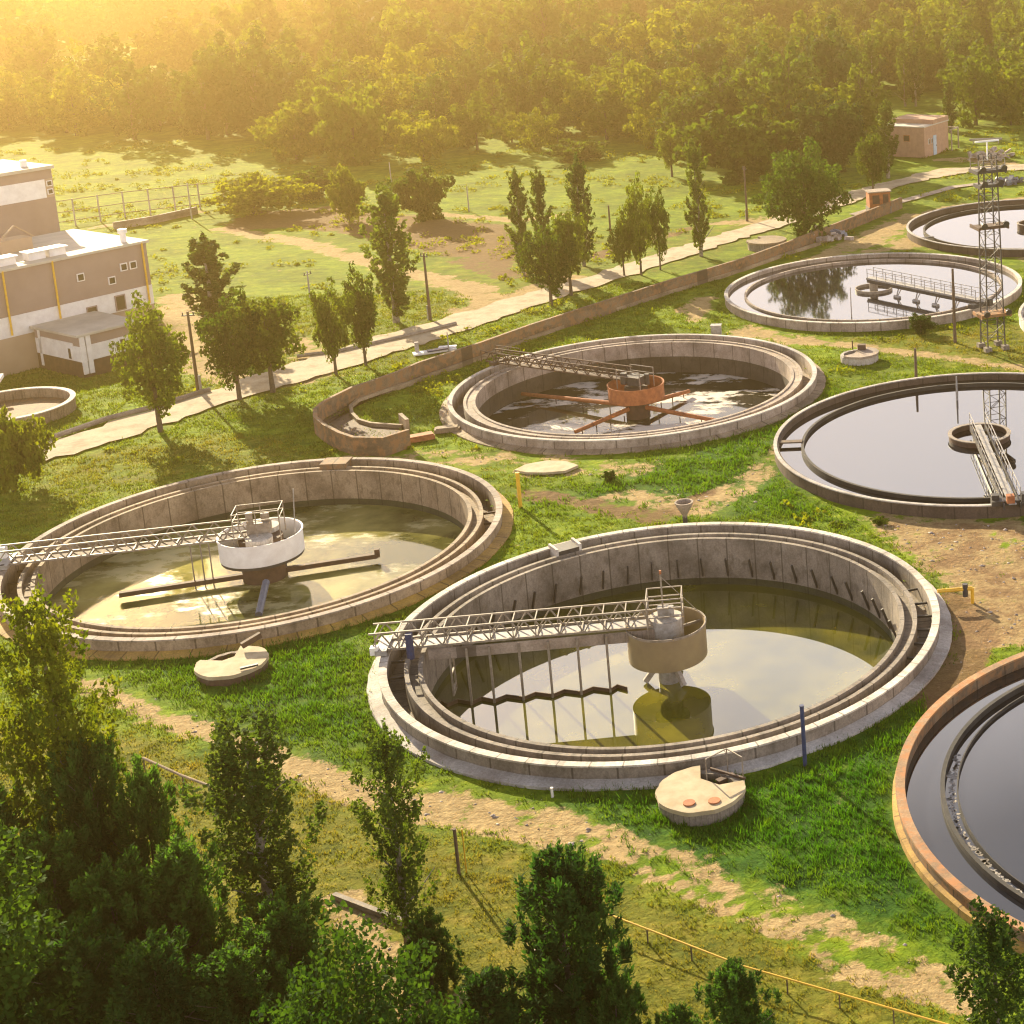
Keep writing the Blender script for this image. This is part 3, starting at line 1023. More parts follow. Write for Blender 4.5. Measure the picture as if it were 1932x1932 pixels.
k = NT('meadow_ground')
wv = k.coord('World')
ws = k.coord('World', (0.6, 1.0, 1.0))


def att(n):
    a = k.n('ShaderNodeAttribute', attribute_name=n)
    return a.outputs['Fac']


n_big = k.noise(wv, 0.09, 4, 0.6)
n_mid = k.noise(ws, 0.9, 6, 0.7)
n_fine = k.noise(ws, 4.5, 5, 0.75)
n_pat = k.noise(wv, 0.45, 7, 0.72)
gcol = k.ramp(n_mid, [(0.3, (0.013, 0.048, 0.005)), (0.52, (0.040, 0.108, 0.006)), (0.75, (0.105, 0.175, 0.009))])
ycol = k.ramp(n_mid, [(0.3, (0.060, 0.080, 0.008)), (0.52, (0.145, 0.138, 0.014)), (0.75, (0.25, 0.19, 0.038))])
far_c = k.ramp(n_mid, [(0.3, (0.055, 0.115, 0.005)), (0.58, (0.165, 0.23, 0.008)), (0.78, (0.31, 0.305, 0.018))])
far_c = k.mix(0.8, far_c, k.ramp(k.noise(wv, 0.13, 6, 0.7), [(0.35, 0.55), (0.65, 1.25)]), 'MULTIPLY')
# a pale yellow-green meadow in general, lush where marked, tired where marked
base = far_c
lm = k.ramp(k.math('ADD', att('lush'), k.math('MULTIPLY', k.math('SUBTRACT', n_pat, 0.5), 2.2)), [(0.15, 0.0), (0.75, 1.0)])
base = k.mix(lm, base, gcol)
dm = k.ramp(k.math('ADD', att('dry'), k.math('MULTIPLY', k.math('SUBTRACT', n_pat, 0.5), 2.0)), [(0.30, 0.0), (0.85, 0.9)])
base = k.mix(dm, base, ycol)
base = k.mix(0.55, base, k.ramp(n_fine, [(0.28, 0.42), (0.72, 1.45)]), 'MULTIPLY')
mudc = k.ramp(n_fine, [(0.3, (0.105, 0.058, 0.030)), (0.7, (0.20, 0.115, 0.058))])
mm = k.ramp(k.math('ADD', att('mud'), k.math('MULTIPLY', k.math('SUBTRACT', n_pat, 0.5), 1.3)), [(0.50, 0.0), (0.66, 0.9)])
base = k.mix(mm, base, mudc)
dcol = k.ramp(n_fine, [(0.28, (0.22, 0.145, 0.065)), (0.72, (0.46, 0.345, 0.17))])
dcol = k.mix(0.4, dcol, k.ramp(n_pat, [(0.35, 0.6), (0.65, 1.2)]), 'MULTIPLY')
dd_ = k.ramp(k.math('ADD', att('dirt'), k.math('MULTIPLY', k.math('SUBTRACT', n_pat, 0.5), 3.2)), [(0.50, 0.0), (0.72, 1.0)])
base = k.mix(dd_, base, dcol)
base = k.mix(k.math('MULTIPLY', k.ramp(k.math('ADD', att('mud'), k.math('MULTIPLY', k.math('SUBTRACT', n_pat, 0.5), 2.4)), [(0.50, 0.0), (0.85, 0.8)]), dd_), base, mudc)
k.color(base)
k.set(Roughness=0.95)
k.b.inputs['Specular IOR Level'].default_value = 0.1
n_b1 = k.noise(wv, 1.1, 6, 0.7)
n_b2 = k.noise(wv, 5.0, 4, 0.7)
hh = k.math('ADD', n_b1, k.math('MULTIPLY', n_b2, 0.45))
k.bump(hh, 0.6, 0.25)
M['ground'] = k.m

gme = npmesh('ground', verts, q, M['ground'], dict(dirt=dirt, dry=dry, mud=mud, lush=lush), smooth=True)
go = bpy.data.objects.new('ground', gme)
COL.objects.link(go)
tag(go, kind='structure')


def sample(arr, x, y):
    j = np.clip(np.searchsorted(GX, x) - 1, 0, nx - 2)
    i = np.clip(np.searchsorted(GY, y) - 1, 0, ny - 2)
    return arr[i, j]


def gz(x, y):
    return float(sample(Z, np.array([x]), np.array([y]))[0])


# grass blades
def grass(n_try):
    px = RNG.uniform(-60, 1990, n_try)
    # uniform on the ground inside a wedge
    y = RNG.uniform(46, 172, n_try)
    x = RNG.uniform(-100, 30, n_try)
    keep = RNG.random(n_try) < np.clip((80 / y) ** 1.6, 0.12, 1)
    x, y = x[keep], y[keep]
    zz = (y * CAMF[1] + x * CAMF[0] - HC * CAMF[2] * 1.0)
    zc = x * CAMF[0] + y * CAMF[1] + (-HC) * CAMF[2]
    u = PCX + F_ * (x * CAMX[0] + y * CAMX[1] - HC * CAMX[2]) / zc
    v = PCY - F_ * (x * CAMY[0] + y * CAMY[1] - HC * CAMY[2]) / zc
    ok = (u > -80) & (u < 2010) & (v < 2050)
    for c in TANKS:
        ok &= np.hypot(x - c[0], y - c[1]) > 15.5
    dv, mv, lv, yv = (sample(a, x, y) for a in (dirt, mud, lush, dry))
    nn = np.array([mnoise.noise((a * .5, b * .5, 9.0)) for a, b in zip(x, y)])
    ok &= sample(roadm, x, y) < .45
    ok &= (dv + nn * .9 + RNG.normal(0, .16, len(x)) < 0.40) & (mv + nn * .5 < 0.62)
    dens = np.clip(0.58 + nn * 1.1 + 0.3 * lv - 0.12 * yv, .2, 1)
    ok &= RNG.random(len(x)) < dens
    x, y, lv, yv, nn = x[ok], y[ok], lv[ok], yv[ok], nn[ok]
    z0 = sample(Z, x, y)
    n = len(x)
    nb = 5
    dist = np.sqrt(x * x + y * y + HC * HC)
    sc = np.clip(dist / 85, .85, 2.2)
    V = np.zeros((n, nb, 3, 3), np.float32)
    for b in range(nb):
        a = RNG.uniform(0, 2 * PI, n)
        h = (0.07 + 0.13 * RNG.random(n) + 0.16 * (RNG.random(n) > .93)) * (0.75 + .65 * lv - .15 * yv) * sc ** .5 * (1 + .5 * nn)
        w = (0.020 + 0.024 * RNG.random(n)) * sc
        ox, oy = RNG.normal(0, .10, n) * sc, RNG.normal(0, .10, n) * sc
        l = RNG.uniform(.1, .75, n) * h
        a2 = RNG.uniform(0, 2 * PI, n)
        V[:, b, 0] = np.stack([x + ox - w * np.cos(a), y + oy - w * np.sin(a), z0 - .03], 1)
        V[:, b, 1] = np.stack([x + ox + w * np.cos(a), y + oy + w * np.sin(a), z0 - .03], 1)
        V[:, b, 2] = np.stack([x + ox + l * np.cos(a2), y + oy + l * np.sin(a2), z0 + h], 1)
    V = V.reshape(-1, 3)
    Q = np.arange(len(V)).reshape(-1, 3)
    yy = np.repeat(yv, nb * 3)
    ll = np.repeat(lv, nb * 3)
    return V, Q, yy, ll


k = NT('grass_blades')
wv = k.coord('World')
f = k.noise(wv, 0.8, 4, 0.7)
f2 = k.noise(wv, 0.12, 3, 0.6)
gc = k.ramp(f, [(0.3, (0.022, 0.085, 0.005)), (0.55, (0.056, 0.160, 0.006)), (0.75, (0.140, 0.225, 0.010))])
gn = k.ramp(f, [(0.3, (0.06, 0.115, 0.007)), (0.75, (0.19, 0.22, 0.014))])
yc = k.ramp(f, [(0.3, (0.085, 0.115, 0.010)), (0.7, (0.27, 0.20, 0.036))])
c = k.mix(k.math('MULTIPLY', att('lush'), 1.0), gn, gc)
c = k.mix(k.ramp(k.math('ADD', att('dry'), k.math('MULTIPLY', k.math('SUBTRACT', f2, .5), 1.2)), [(.35, 0.0), (.8, .95)]), c, yc)
k.color(c)
k.set(Roughness=.6)
k.b.inputs['Specular IOR Level'].default_value = 0.2
tr = k.n('ShaderNodeBsdfTranslucent')
k.l(k.mix(1.0, c, (1.3, 1.3, .6), 'MULTIPLY'), tr.inputs[0])
mx = k.n('ShaderNodeMixShader')
mx.inputs[0].default_value = .45
k.l(k.b.outputs[0], mx.inputs[1])
k.l(tr.outputs[0], mx.inputs[2])
k.l(mx.outputs[0], k.out.inputs[0])
M['grass'] = k.m
V, Q, yy, ll = grass(560000)
gme = npmesh('grass', V, Q, M['grass'], dict(dry=yy, lush=ll))
o = bpy.data.objects.new('grass', gme)
COL.objects.link(o)
tag(o, kind='stuff')


# ------------------------------------------------------------------ road and paths
def strip(name, pts, wid, mat, z, wob=.25, kind='structure', sub=1.0):
    P = [W(x, y, z)[:2] for x, y in pts]
    if not hasattr(wid, '__len__'):
        wid = [wid] * len(P)
    dense, wd_ = [], []
    for i in range(len(P) - 1):
        n = max(1, int(np.hypot(*(P[i + 1] - P[i])) / sub))
        for j in range(n):
            t = j / n
            dense.append(P[i] * (1 - t) + P[i + 1] * t)
            wd_.append(wid[i] * (1 - t) + wid[i + 1] * t)
    dense.append(P[-1])
    wd_.append(wid[-1])
    m = MB()
    vs, fs = [], []
    for i, p in enumerate(dense):
        d = dense[min(i + 1, len(dense) - 1)] - dense[max(i - 1, 0)]
        d = d / np.hypot(*d)
        nr = np.array([-d[1], d[0]])
        for s in (-1, 1):
            qq = p + nr * s * (wd_[i] / 2 + mnoise.noise((p[0] * .6, p[1] * .6, s * 5.0)) * wob * 2)
            vs.append((qq[0], qq[1], z))
    for i in range(len(dense) - 1):
        fs.append((2 * i, 2 * i + 1, 2 * i + 3, 2 * i + 2))
    m.add(vs, fs)
    o = m.build(name, mat)
    return tag(o, kind=kind)


k = NT('pale_dirt_road')
wv = k.coord('World')
a1 = k.noise(wv, 0.5, 6, 0.7)
a2 = k.noise(wv, 5.0, 4, 0.7)
cc = k.ramp(a1, [(0.3, (0.23, 0.17, 0.10)), (0.5, (0.38, 0.30, 0.20)), (0.72, (0.47, 0.385, 0.27))])
cc = k.mix(.4, cc, k.ramp(a2, [(.3, .65), (.7, 1.2)]), 'MULTIPLY')
k.color(cc)
k.set(Roughness=.95)
k.bump(a2, .4, .05)
M['road'] = k.m
strip('road', ROADP, [4.5, 4.5, 4.5, 4.5, 5.5, 6.5, 5.5, 4.5, 4.2, 4.2, 4.2, 4.0, 4.0, 4.0, 5, 5], M['road'], 0.03, .5)
strip('path', [(1610, 405), (1700, 380), (1800, 352), (1860, 345)], 1.6, M['conc_pink'], 0.03, .1)
# kerb pipe along the upper side of the road
m = MB()
P = [W(x, y, .15) for x, y in [(60, 838), (200, 790), (280, 770), (395, 735)]]
m.tube(P, .22, 8)
tag(m.build('pipe', M['conc_pink']), 'pale grey pipe lying along the road edge below the factory', 'pipe')
m = MB()
m.tube([W(x, y, .12) for x, y in [(560, 672), (640, 662), (790, 628), (860, 610)]], .18, 8)
tag(m.build('pipe', M['steel']), 'thin grey pipe along the road edge beside the leaning wooden pole', 'pipe')
# kerb in the front woods and the slab beside it
P = [W(630, 1690), W(760, 1740)]
m = MB()
d = P[1] - P[0]
m.wallstrip([P[0][:2], (P[0] + d * .5)[:2], P[1][:2]], -.1, .12, .22)
tag(m.build('kerb', M['conc_grey']), 'grey concrete kerb among the trees at the bottom', 'kerb')

# ------------------------------------------------------------------ long sunken channel with concrete walls
OW = [(1700, 372), (1600, 412), (1480, 458), (1400, 487), (1250, 532), (1100, 580), (1000, 612), (905, 646), (849, 664), (790, 683), (748, 701), (700, 718), (663, 730), (630, 746), (607, 759), (594, 771), (594, 785), (613, 801), (640, 815), (667, 824), (722, 825), (770, 810)]
IW = [(1560, 452), (1490, 474), (1400, 506), (1250, 552), (1100, 600), (1000, 634), (905, 672), (815, 703), (773, 719), (715, 738), (675, 752), (661, 764), (664, 778), (676, 790), (700, 797), (758, 801)]
ch = thing('flume', 'long brown concrete channel running beside the road and curving at its end', 'channel', (0, 0, 0))
MB().wallstrip([W(x, y, 1.35)[:2] for x, y in OW], -.4, 1.35, .3).build('outer_wall', M['wall_brown'], ch)
MB().wallstrip([W(x, y, .3)[:2] for x, y in IW], -.4, .3, .26).build('inner_wall', M['conc_tan'], ch)
m = MB()
vs, fs = [], []
pa = [W(x, y, 1.35)[:2] for x, y in OW][2:]
pb = [W(x, y, .3)[:2] for x, y in IW][1:]


def resamp(P, n):
    P = np.array(P)
    s = np.r_[0, np.cumsum(np.hypot(*np.diff(P, axis=0).T))]
    t = np.linspace(0, s[-1], n)
    return np.stack([np.interp(t, s, P[:, 0]), np.interp(t, s, P[:, 1])], 1)


pa, pb = resamp(pa, 60), resamp(pb, 60)
for i in range(60):
    vs += [(*pa[i], .02), (*pb[i], .02)]
for i in range(59):
    fs.append((2 * i, 2 * i + 1, 2 * i + 3, 2 * i + 2))
m.add(vs, fs)
m.build('floor', M['rust_dark'], ch)
m = MB()
m.bar((*W(770, 812)[:2], .4), (*W(757, 800)[:2], .4), .3, 1.0)
m.build('end_wall', M['conc_tan'], ch)


# ------------------------------------------------------------------ buildings on the left
P0 = np.array([-80.5, 166.3, 0.0])
U = np.array([-0.56, -0.828])        # along the front, towards the camera
U = U / np.hypot(*U)
Nn = np.array([-U[1], U[0]])         # outward, towards the tanks
if Nn[0] < 0:
    Nn = -Nn
frot = math.atan2(U[1], U[0])
HB = 7.4
L = 30.0
D_ = 13.5


def fp(u, n, z):                     # facade coordinates -> local point
    return (u, n, z)


sgn = 1.0 if abs(math.atan2(Nn[1], Nn[0]) - (frot + PI / 2)) < .1 or abs(math.atan2(Nn[1], Nn[0]) - (frot + PI / 2 - 2 * PI)) < .1 else -1.0
bl = thing('factory_building', 'long tan factory hall with white base band and flat pale roof, left edge', 'factory building', (P0[0], P0[1], 0), frot)


def fbox(m, u0, u1, n0, n1, z0, z1):
    return m.box(((u0 + u1) / 2, sgn * (n0 + n1) / 2, (z0 + z1) / 2), (abs(u1 - u0), abs(n1 - n0), abs(z1 - z0)))


fbox(MB(), 0, L, -D_, 0, 3.0, HB).build('wall', M['panel'], bl)
fbox(MB(), 0, L, -D_, 0, -3.2, 1.0).build('base_wall', M['panel_light'], bl)
fbox(MB(), -.02, L, -D_, .05, 1.0, 2.995).build('white_band', M['white'], bl)
fbox(MB(), -.25, L, -D_ - .25, .25, HB + .003, HB + .25).build('roof', M['roof'], bl)
for u, z in ((3.7, 3.9), (2.3, 5.0), (1.3, 5.0), (6.8, 4.9)):
    w = fbox(MB(), u, u + .75, -.02, .10, z, z + .8).build('window', M['white'], bl)
    fbox(MB(), u + .1, u + .65, .101, .12, z + .1, z + .7).build('pane', M['glass'], w)
for u, z0, z1 in ((3.0, 1.1, 2.7), (6.0, .6, 2.2)):
    w = fbox(MB(), u, u + 1.1, .04, .14, z0, z1).build('window', M['panel'], bl)
    fbox(MB(), u + .12, u + .98, .141, .16, z0 + .12, z1 - .12).build('pane', M['glass'], w)
for u in (.55, 9.8, 14.6):
    m = MB()
    m.tube([(u, sgn * .2, 1.2), (u, sgn * .2, HB + .1)], .1, 8)
    m.build('downpipe', M['yellow'], bl)
m = MB()
m.tube([(1.6, -sgn * 1.2, HB + .2), (1.6, -sgn * 1.2, HB + 1.2)], .28, 12).tube([(1.6, -sgn * 1.2, HB + 1.2), (1.6, -sgn * 1.2, HB + 1.6)], .45, 12)
m.build('roof_vent', M['white'], bl)
for u in (7.6, 9.6, 12.5):
    m = MB()
    fbox(m, u, u + 1.6, -2.4, -1.2, HB + .26, HB + 1.0)
    fbox(m, u - .2, u + 1.8, -2.6, -1.0, HB + 1.0, HB + 1.1)
    m.build('roof_unit', M['white'], bl)
m = MB()
m.bar((7.4, -sgn * 7.2, HB + 1.5), (9.2, -sgn * 7.2, HB + 2.9), .25, .12).bar((9.2, -sgn * 7.2, HB + 2.9), (11.0, -sgn * 7.2, HB + 1.5), .25, .12)
fbox(m, 7.6, 10.8, -9.2, -7.2, HB + .26, HB + 1.5)
m.build('gabled_roof_house', M['panel_light'], bl)
# tall rear hall
q = W(112, 424, 7.6)
v = np.array([q[0] - P0[0], q[1] - P0[1]])
uq, nq = v @ U, v @ Nn
topz = 8.0
for _ in range(60):
    if PX((q[0], q[1], topz))[1] > 312:
        topz += .15
rear = thing('factory_tower', 'tall rear factory block with white window band rising behind the long hall', 'factory building', (q[0], q[1], 0), frot)
fbox(MB(), 0, 30, -10, 0, 0, topz - 3.4).build('lower_wall', M['panel'], rear)
fbox(MB(), .9, 30, -10, .04, topz - 3.4, topz - 1.4).build('white_band', M['white'], rear)
fbox(MB(), 0, .895, -10, 0, topz - 3.4, topz - 1.4).build('corner_wall', M['panel_light'], rear)
fbox(MB(), 0, 30, -10, 0, topz - 1.397, topz - .35).build('upper_wall', M['panel'], rear)
fbox(MB(), -.25, 30, -10.2, .25, topz - .347, topz).build('roof', M['roof'], rear)
for z in (topz - 2.2, topz - 3.1):
    w = fbox(MB(), .15, .75, -.02, .1, z, z + .6).build('window', M['white'], rear)
    fbox(MB(), .23, .67, .101, .12, z + .08, z + .52).build('pane', M['glass'], w)
m = MB()
m.tube([(1.8, -sgn * 2, topz), (1.8, -sgn * 2, topz + .7)], .35, 12)
m.build('roof_vent', M['white'], rear)
# white framed annex
c0 = W(157, 706, -2.1)
v = np.array([c0[0] - P0[0], c0[1] - P0[1]])
ua, na = v @ U, v @ Nn
annex = thing('annex', 'low annex with white corner posts in front of the factory hall', 'building', (c0[0], c0[1], -2.1), frot)
HA = 3.6
la, da = 6.2, max(2.5, na - .25)
fbox(MB(), -la + .1, -.1, -da, -.1, 1.1, HA - 1.0).build('white_wall', M['white'], annex)
fbox(MB(), -la + .12, -.12, -da, -.12, -.6, 1.097).build('dark_base', M['rust_dark'], annex)
fbox(MB(), -la + .12, -.12, -da, -.12, HA - .997, HA - .003).build('upper_wall', M['panel'], annex)
fbox(MB(), -la - .1, .25, -da, .25, HA, HA + .22).build('roof', M['roof'], annex)
for u, n in ((-.35, -.35), (-.9, -.30), (-.32, -da + .6)):
    fbox(MB(), u - .22, u + .22, n - .05, n + .40, -.1, HA - .005).build('corner_post', M['white'], annex)
fbox(MB(), -.11, -.02, -da + 1.2, -1.2, HA - 1.05, HA - .75).build('lintel', M['white'], annex)
w = fbox(MB(), -4.6, -3.9, -.1, .02, 1.5, 2.5).build('window', M['white'], annex)
fbox(MB(), -4.5, -4.0, .021, .04, 1.6, 2.4).build('pane', M['glass'], w)
w = fbox(MB(), -.1, .02, -2.1, -1.5, 1.2, 2.4).build('window', M['white'], annex)
fbox(MB(), .021, .04, -2.0, -1.6, 1.3, 2.3).build('pane', M['glass'], w)

# small round basin at the left edge
cb = W(40, 770, .6)
t = thing('round_basin', 'small round concrete basin with white rim at the left edge', 'basin', (cb[0] - 1.0, cb[1], 0))
MB().lathe([(4.6, -.3), (4.9, -.3), (4.9, .9), (4.6, .9)], 64).build('wall', M['conc_tan'], t)
MB().lathe([(4.55, .9), (4.98, .9), (4.98, .98), (4.55, .98)], 64).build('coping', M['conc_white'], t)
MB().disc(4.65, .15, 48).build('floor', M['wall_brown'], t)
m = MB()
m.bar((-3, 2.0, 1.0), (-3.4, 5.4, 2.0), .5, .3).bar((-3.5, 1.0, 1.0), (-4.4, 4.6, 2.0), .5, .3)
m.build('inlet_chute', M['white'], t)

# pink brick house at the wood's edge
hc, hl, hr_ = W(1745, 298), W(1690, 290), W(1790, 283)
d1, d2 = (hl - hc)[:2], (hr_ - hc)[:2]
l1, l2 = np.hypot(*d1), np.hypot(*d2)
hrot = math.atan2(d2[1], d2[0])
house = thing('brick_house', 'small pink brick house with pale blue door at the edge of the wood', 'house', (hc[0], hc[1], 0), hrot)
ys = 1.0
DW = 7.0
MB().box((l2 / 2, DW / 2, 2.3), (l2, DW, 4.6)).build('wall', M['pinkbrick'], house)
MB().box((l2 / 2 + 1.5, DW / 2, 5.0), (l2 - 3.0 + .2, DW + .15, .8)).build('parapet', M['pinkbrick'], house)
MB().box((l2 / 2, DW / 2, 4.68), (l2 + .3, DW + .3, .15)).build('roof', M['roof'], house)
dr = MB().box((l2 * .42, -.03, 1.5), (1.0, .1, 3.0)).build('door', M['door_blue'], house)
MB().box((l2 * .42 + .38, -.1, 1.4), (.08, .06, .2)).build('handle', M['steel_dark'], dr)
for x in (.18, .30):
    w = MB().box((l2 * x, -.03, 2.3), (.4, .08, .8)).build('window', M['white'], house)
    MB().box((l2 * x, -.075, 2.3), (.3, .02, .7)).build('pane', M['glass'], w)
w = MB().box((-.03, 3.0, 2.9), (.08, 1.1, 1.0)).build('window', M['rust'], house)
MB().box((-.075, 3.0, 2.9), (.02, .9, .8)).build('pane', M['glass'], w)
m = MB()
for x, y in ((l2 + .3, -.4), (l2 + 2.6, -.4), (l2 + 2.6, 2.6)):
    m.bar((x, y, -.1), (x, y, 3.2), .16)
m.bar((l2 - .2, -.4, 3.2), (l2 + 2.7, -.4, 3.2), .18).bar((l2 + 2.6, -.4, 3.2), (l2 + 2.6, 2.7, 3.2), .18)
m.build('pergola', M['conc_pink'], house)

# rusty kiosk by the track
kc = W(1658, 400)
t = thing('kiosk', 'small rusty brown kiosk on a grey base beside the track', 'kiosk', (kc[0], kc[1], 0), .25)
MB().box((0, 0, .35), (2.9, 2.2, .9)).build('base', M['conc_grey'], t)
MB().box((0, 0, 1.75), (2.7, 2.0, 1.9)).build('wall', M['rust'], t)
MB().box((0, 0, 2.75), (3.0, 2.3, .12)).build('roof', M['conc_pink'], t)
w = MB().box((-.5, -1.02, 1.8), (.9, .06, 1.1)).build('window', M['rust_dark'], t)
MB().box((.75, -1.02, 1.7), (.7, .06, 1.4)).build('door', M['rust_dark'], t)


# ------------------------------------------------------------------ poles, mast, posts
def pole(bx, by, ty, label, mat, r=.15, arm=True, footing=True, group=None):
    b = W(bx, by)
    h = HT(bx, by, ty)
    t = thing('utility_pole', label, 'utility pole', (b[0], b[1], gz(b[0], b[1])), random.uniform(0, 3), group)
    MB().tube([(0, 0, -.3), (0, 0, h * .5), (0, 0, h)], [r, r * .85, r * .65], 10).build('pole', mat, t)
    if footing:
        MB().tube([(r * 1.5, 0, -.3), (r * 1.5, 0, 1.5)], r * .85, 8).build('footing', M['conc_pale'], t)
    if arm:
        m = MB()
        m.bar((-.55, 0, h - .35), (.55, 0, h - .35), .09)
        for x in (-.45, .45):
            m.tube([(x, 0, h - .3), (x, 0, h - .05)], .05, 6)
        m.build('crossarm', M['steel_dark'], t)
    return t


pole(812, 602, 475, 'leaning wooden utility pole beside the tall poplar on the road', M['wood'])
pole(374, 737, 585, 'dark wooden utility pole between the two leafy trees by the road bend', M['wood'])
pole(1410, 415, 312, 'wooden utility pole with pale footing left of the round green tree', M['wood'])
pole(1802, 645, 505, 'grey brown wooden pole in front of the railed bridge tank', M['wood'], .16, False, False)
pole(1152, 440, 386, 'short dark pole stub among the poplars beyond the road', M['wood'], .14, False, False)
pole(1729, 722, 655, 'short dark brown pole behind the lavender water tank', M['wood'], .14, False, False)
pole(1607, 602, 540, 'thin pale lamp pole in front of the pale rimmed tank', M['conc_pale'], .06, False, False)
pole(1806, 760, 708, 'thin grey post standing beside the far rim of the lavender water tank', M['steel_grey'], .09, False, False)
pole(885, 398, 350, 'thin pale lamp pole in the meadow right of the bushes', M['conc_pale'], .1, False, False)
pole(362, 412, 345, 'pale fence pole at the end of the far left fence', M['conc_pale'], .12, False, False)
pole(585, 560, 510, 'pale twin pole standing in the field left of the single poplar', M['conc_pale'], .1, True, False)
pole(848, 672, 625, 'thin pale post beside the white slabs by the channel', M['conc_pale'], .07, False, False)
pole(738, 342, 305, 'pale lamp pole in front of the dark rounded bushes', M['conc_pale'], .1, False, False)


def post(bx, by, ty, label, cat, mat, r=.06, name='post'):
    b = W(bx, by)
    h = HT(bx, by, ty)
    m = MB()
    m.tube([(0, 0, -.2), (0, 0, h)], r, 10).tube([(0, 0, h), (0, 0, h + .04)], r * 1.15, 10)
    o = m.build(name, mat, None, (b[0], b[1], gz(b[0], b[1])))
    return tag(o, label, cat)


post(1519, 1442, 1330, 'dark blue steel post beside the rim of the near grey tank', 'post', M['blue'], .10)
post(866, 1647, 1562, 'brown wooden post on the dry grass by the sandy track', 'post', M['wood'], .07)
post(880, 1645, 1562, 'thin ochre rod next to the brown wooden post', 'post', M['yellow'], .03)
post(982, 956, 890, 'bright yellow gas pipe post on the grass between the tanks', 'post', M['yellow'], .13)
post(1042, 1500, 1483, 'short white pipe stub at the foot of the near grey tank', 'post', M['white'], .06)
b = W(1352, 632)
tag(MB().box((0, 0, .45), (.9, .7, .9)).box((0, 0, .95), (1.0, .8, .08)).build('control_box', M['steel_grey'], None, (b[0], b[1], 0)), 'small grey control box beside the far rim of the rusty tank', 'control box')

# lattice mast
b = W(1880, 655)
HM = HT(1880, 655, 292)
mast = thing('lattice_mast', 'tall steel lattice floodlight mast on the right', 'lattice mast', (b[0] - .3, b[1], 0), .35)
wb, wt = .82, .6


def wz(z):
    return wb + (wt - wb) * z / HM


for sx, sy in ((-1, -1), (1, -1), (1, 1), (-1, 1)):
    MB().bar((sx * wb, sy * wb, 0), (sx * wt, sy * wt, HM), .10).build('leg', M['steel_dark'], mast)
    MB().box((sx * wb, sy * wb, .05), (.6, .6, .5)).build('footing', M['conc_grey'], mast)
m = MB()
ns = 15
for i in range(ns):
    z0, z1 = HM * i / ns, HM * (i + 1) / ns
    a, c = wz(z0), wz(z1)
    s = 1 if i % 2 else -1
    for (p, q) in (((-1, -1), (1, -1)), ((1, -1), (1, 1)), ((1, 1), (-1, 1)), ((-1, 1), (-1, -1))):
        p0, q0 = (p, q) if s > 0 else (q, p)
        m.bar((p0[0] * a, p0[1] * a, z0), (q0[0] * c, q0[1] * c, z1), .042)
        m.bar((p[0] * c, p[1] * c, z1), (q[0] * c, q[1] * c, z1), .042)
m.build('lacing', M['steel_dark'], mast)


def zat(ty):
    lo, hi = 0, 30
    for _ in range(40):
        mm_ = (lo + hi) / 2
        if PX((b[0] - .3, b[1], mm_))[1] > ty:
            lo = mm_
        else:
            hi = mm_
    return lo


for ty, mt, hw in ((592, M['conc_orange'], 1.35), (427, M['rust_dark'], 1.35), (350, M['steel_dark'], 1.0), (322, M['steel_dark'], 1.3)):
    z = zat(ty)
    m = MB()
    m.box((0, 0, z), (hw * 2, hw * 1.6, .10))
    for x in (-hw, hw):
        m.bar((x, -hw * .8, z), (x, hw * .8, z + .02), .14, .3)
    m.bar((-hw, -hw * .8, z + .12), (hw, -hw * .8, z + .12), .1, .2)
    m.build('platform', mt, mast)
    for x in (-hw * .75, hw * .75):
        l = MB()
        l.tube([(x, -hw * .8, z + .45), (x, -hw * .8 - .35, z + .32)], [.18, .3], 12)
        l.build('floodlight', M['steel_dark'], mast)
z = zat(322)
m = MB()
for x in (-1.2, 0, 1.2):
    for y in (-1.0, 1.0):
        m.bar((x, y, z), (x, y, z + 1.1), .06)
for y in (-1.0, 1.0):
    m.bar((-1.2, y, z + 1.1), (1.2, y, z + 1.1), .06).bar((-1.2, y, z + .55), (1.2, y, z + .55), .05)
m.build('top_railing', M['steel'], mast)
m = MB()
m.bar((0, 0, HM - .5), (0, 0, HM + 1.2), .1).bar((-1.1, 0, HM + 1.2), (1.1, 0, HM + 1.2), .14)
m.build('lamp_bar', M['white'], mast)


# ------------------------------------------------------------------ manhole chambers and loose things
M['slab'] = simple('cream_slab', (0.47, 0.38, 0.25), (0.34, 0.265, 0.16), 1.3, .9, bump=.3)  # the slab's own cream colour, mottled by noise


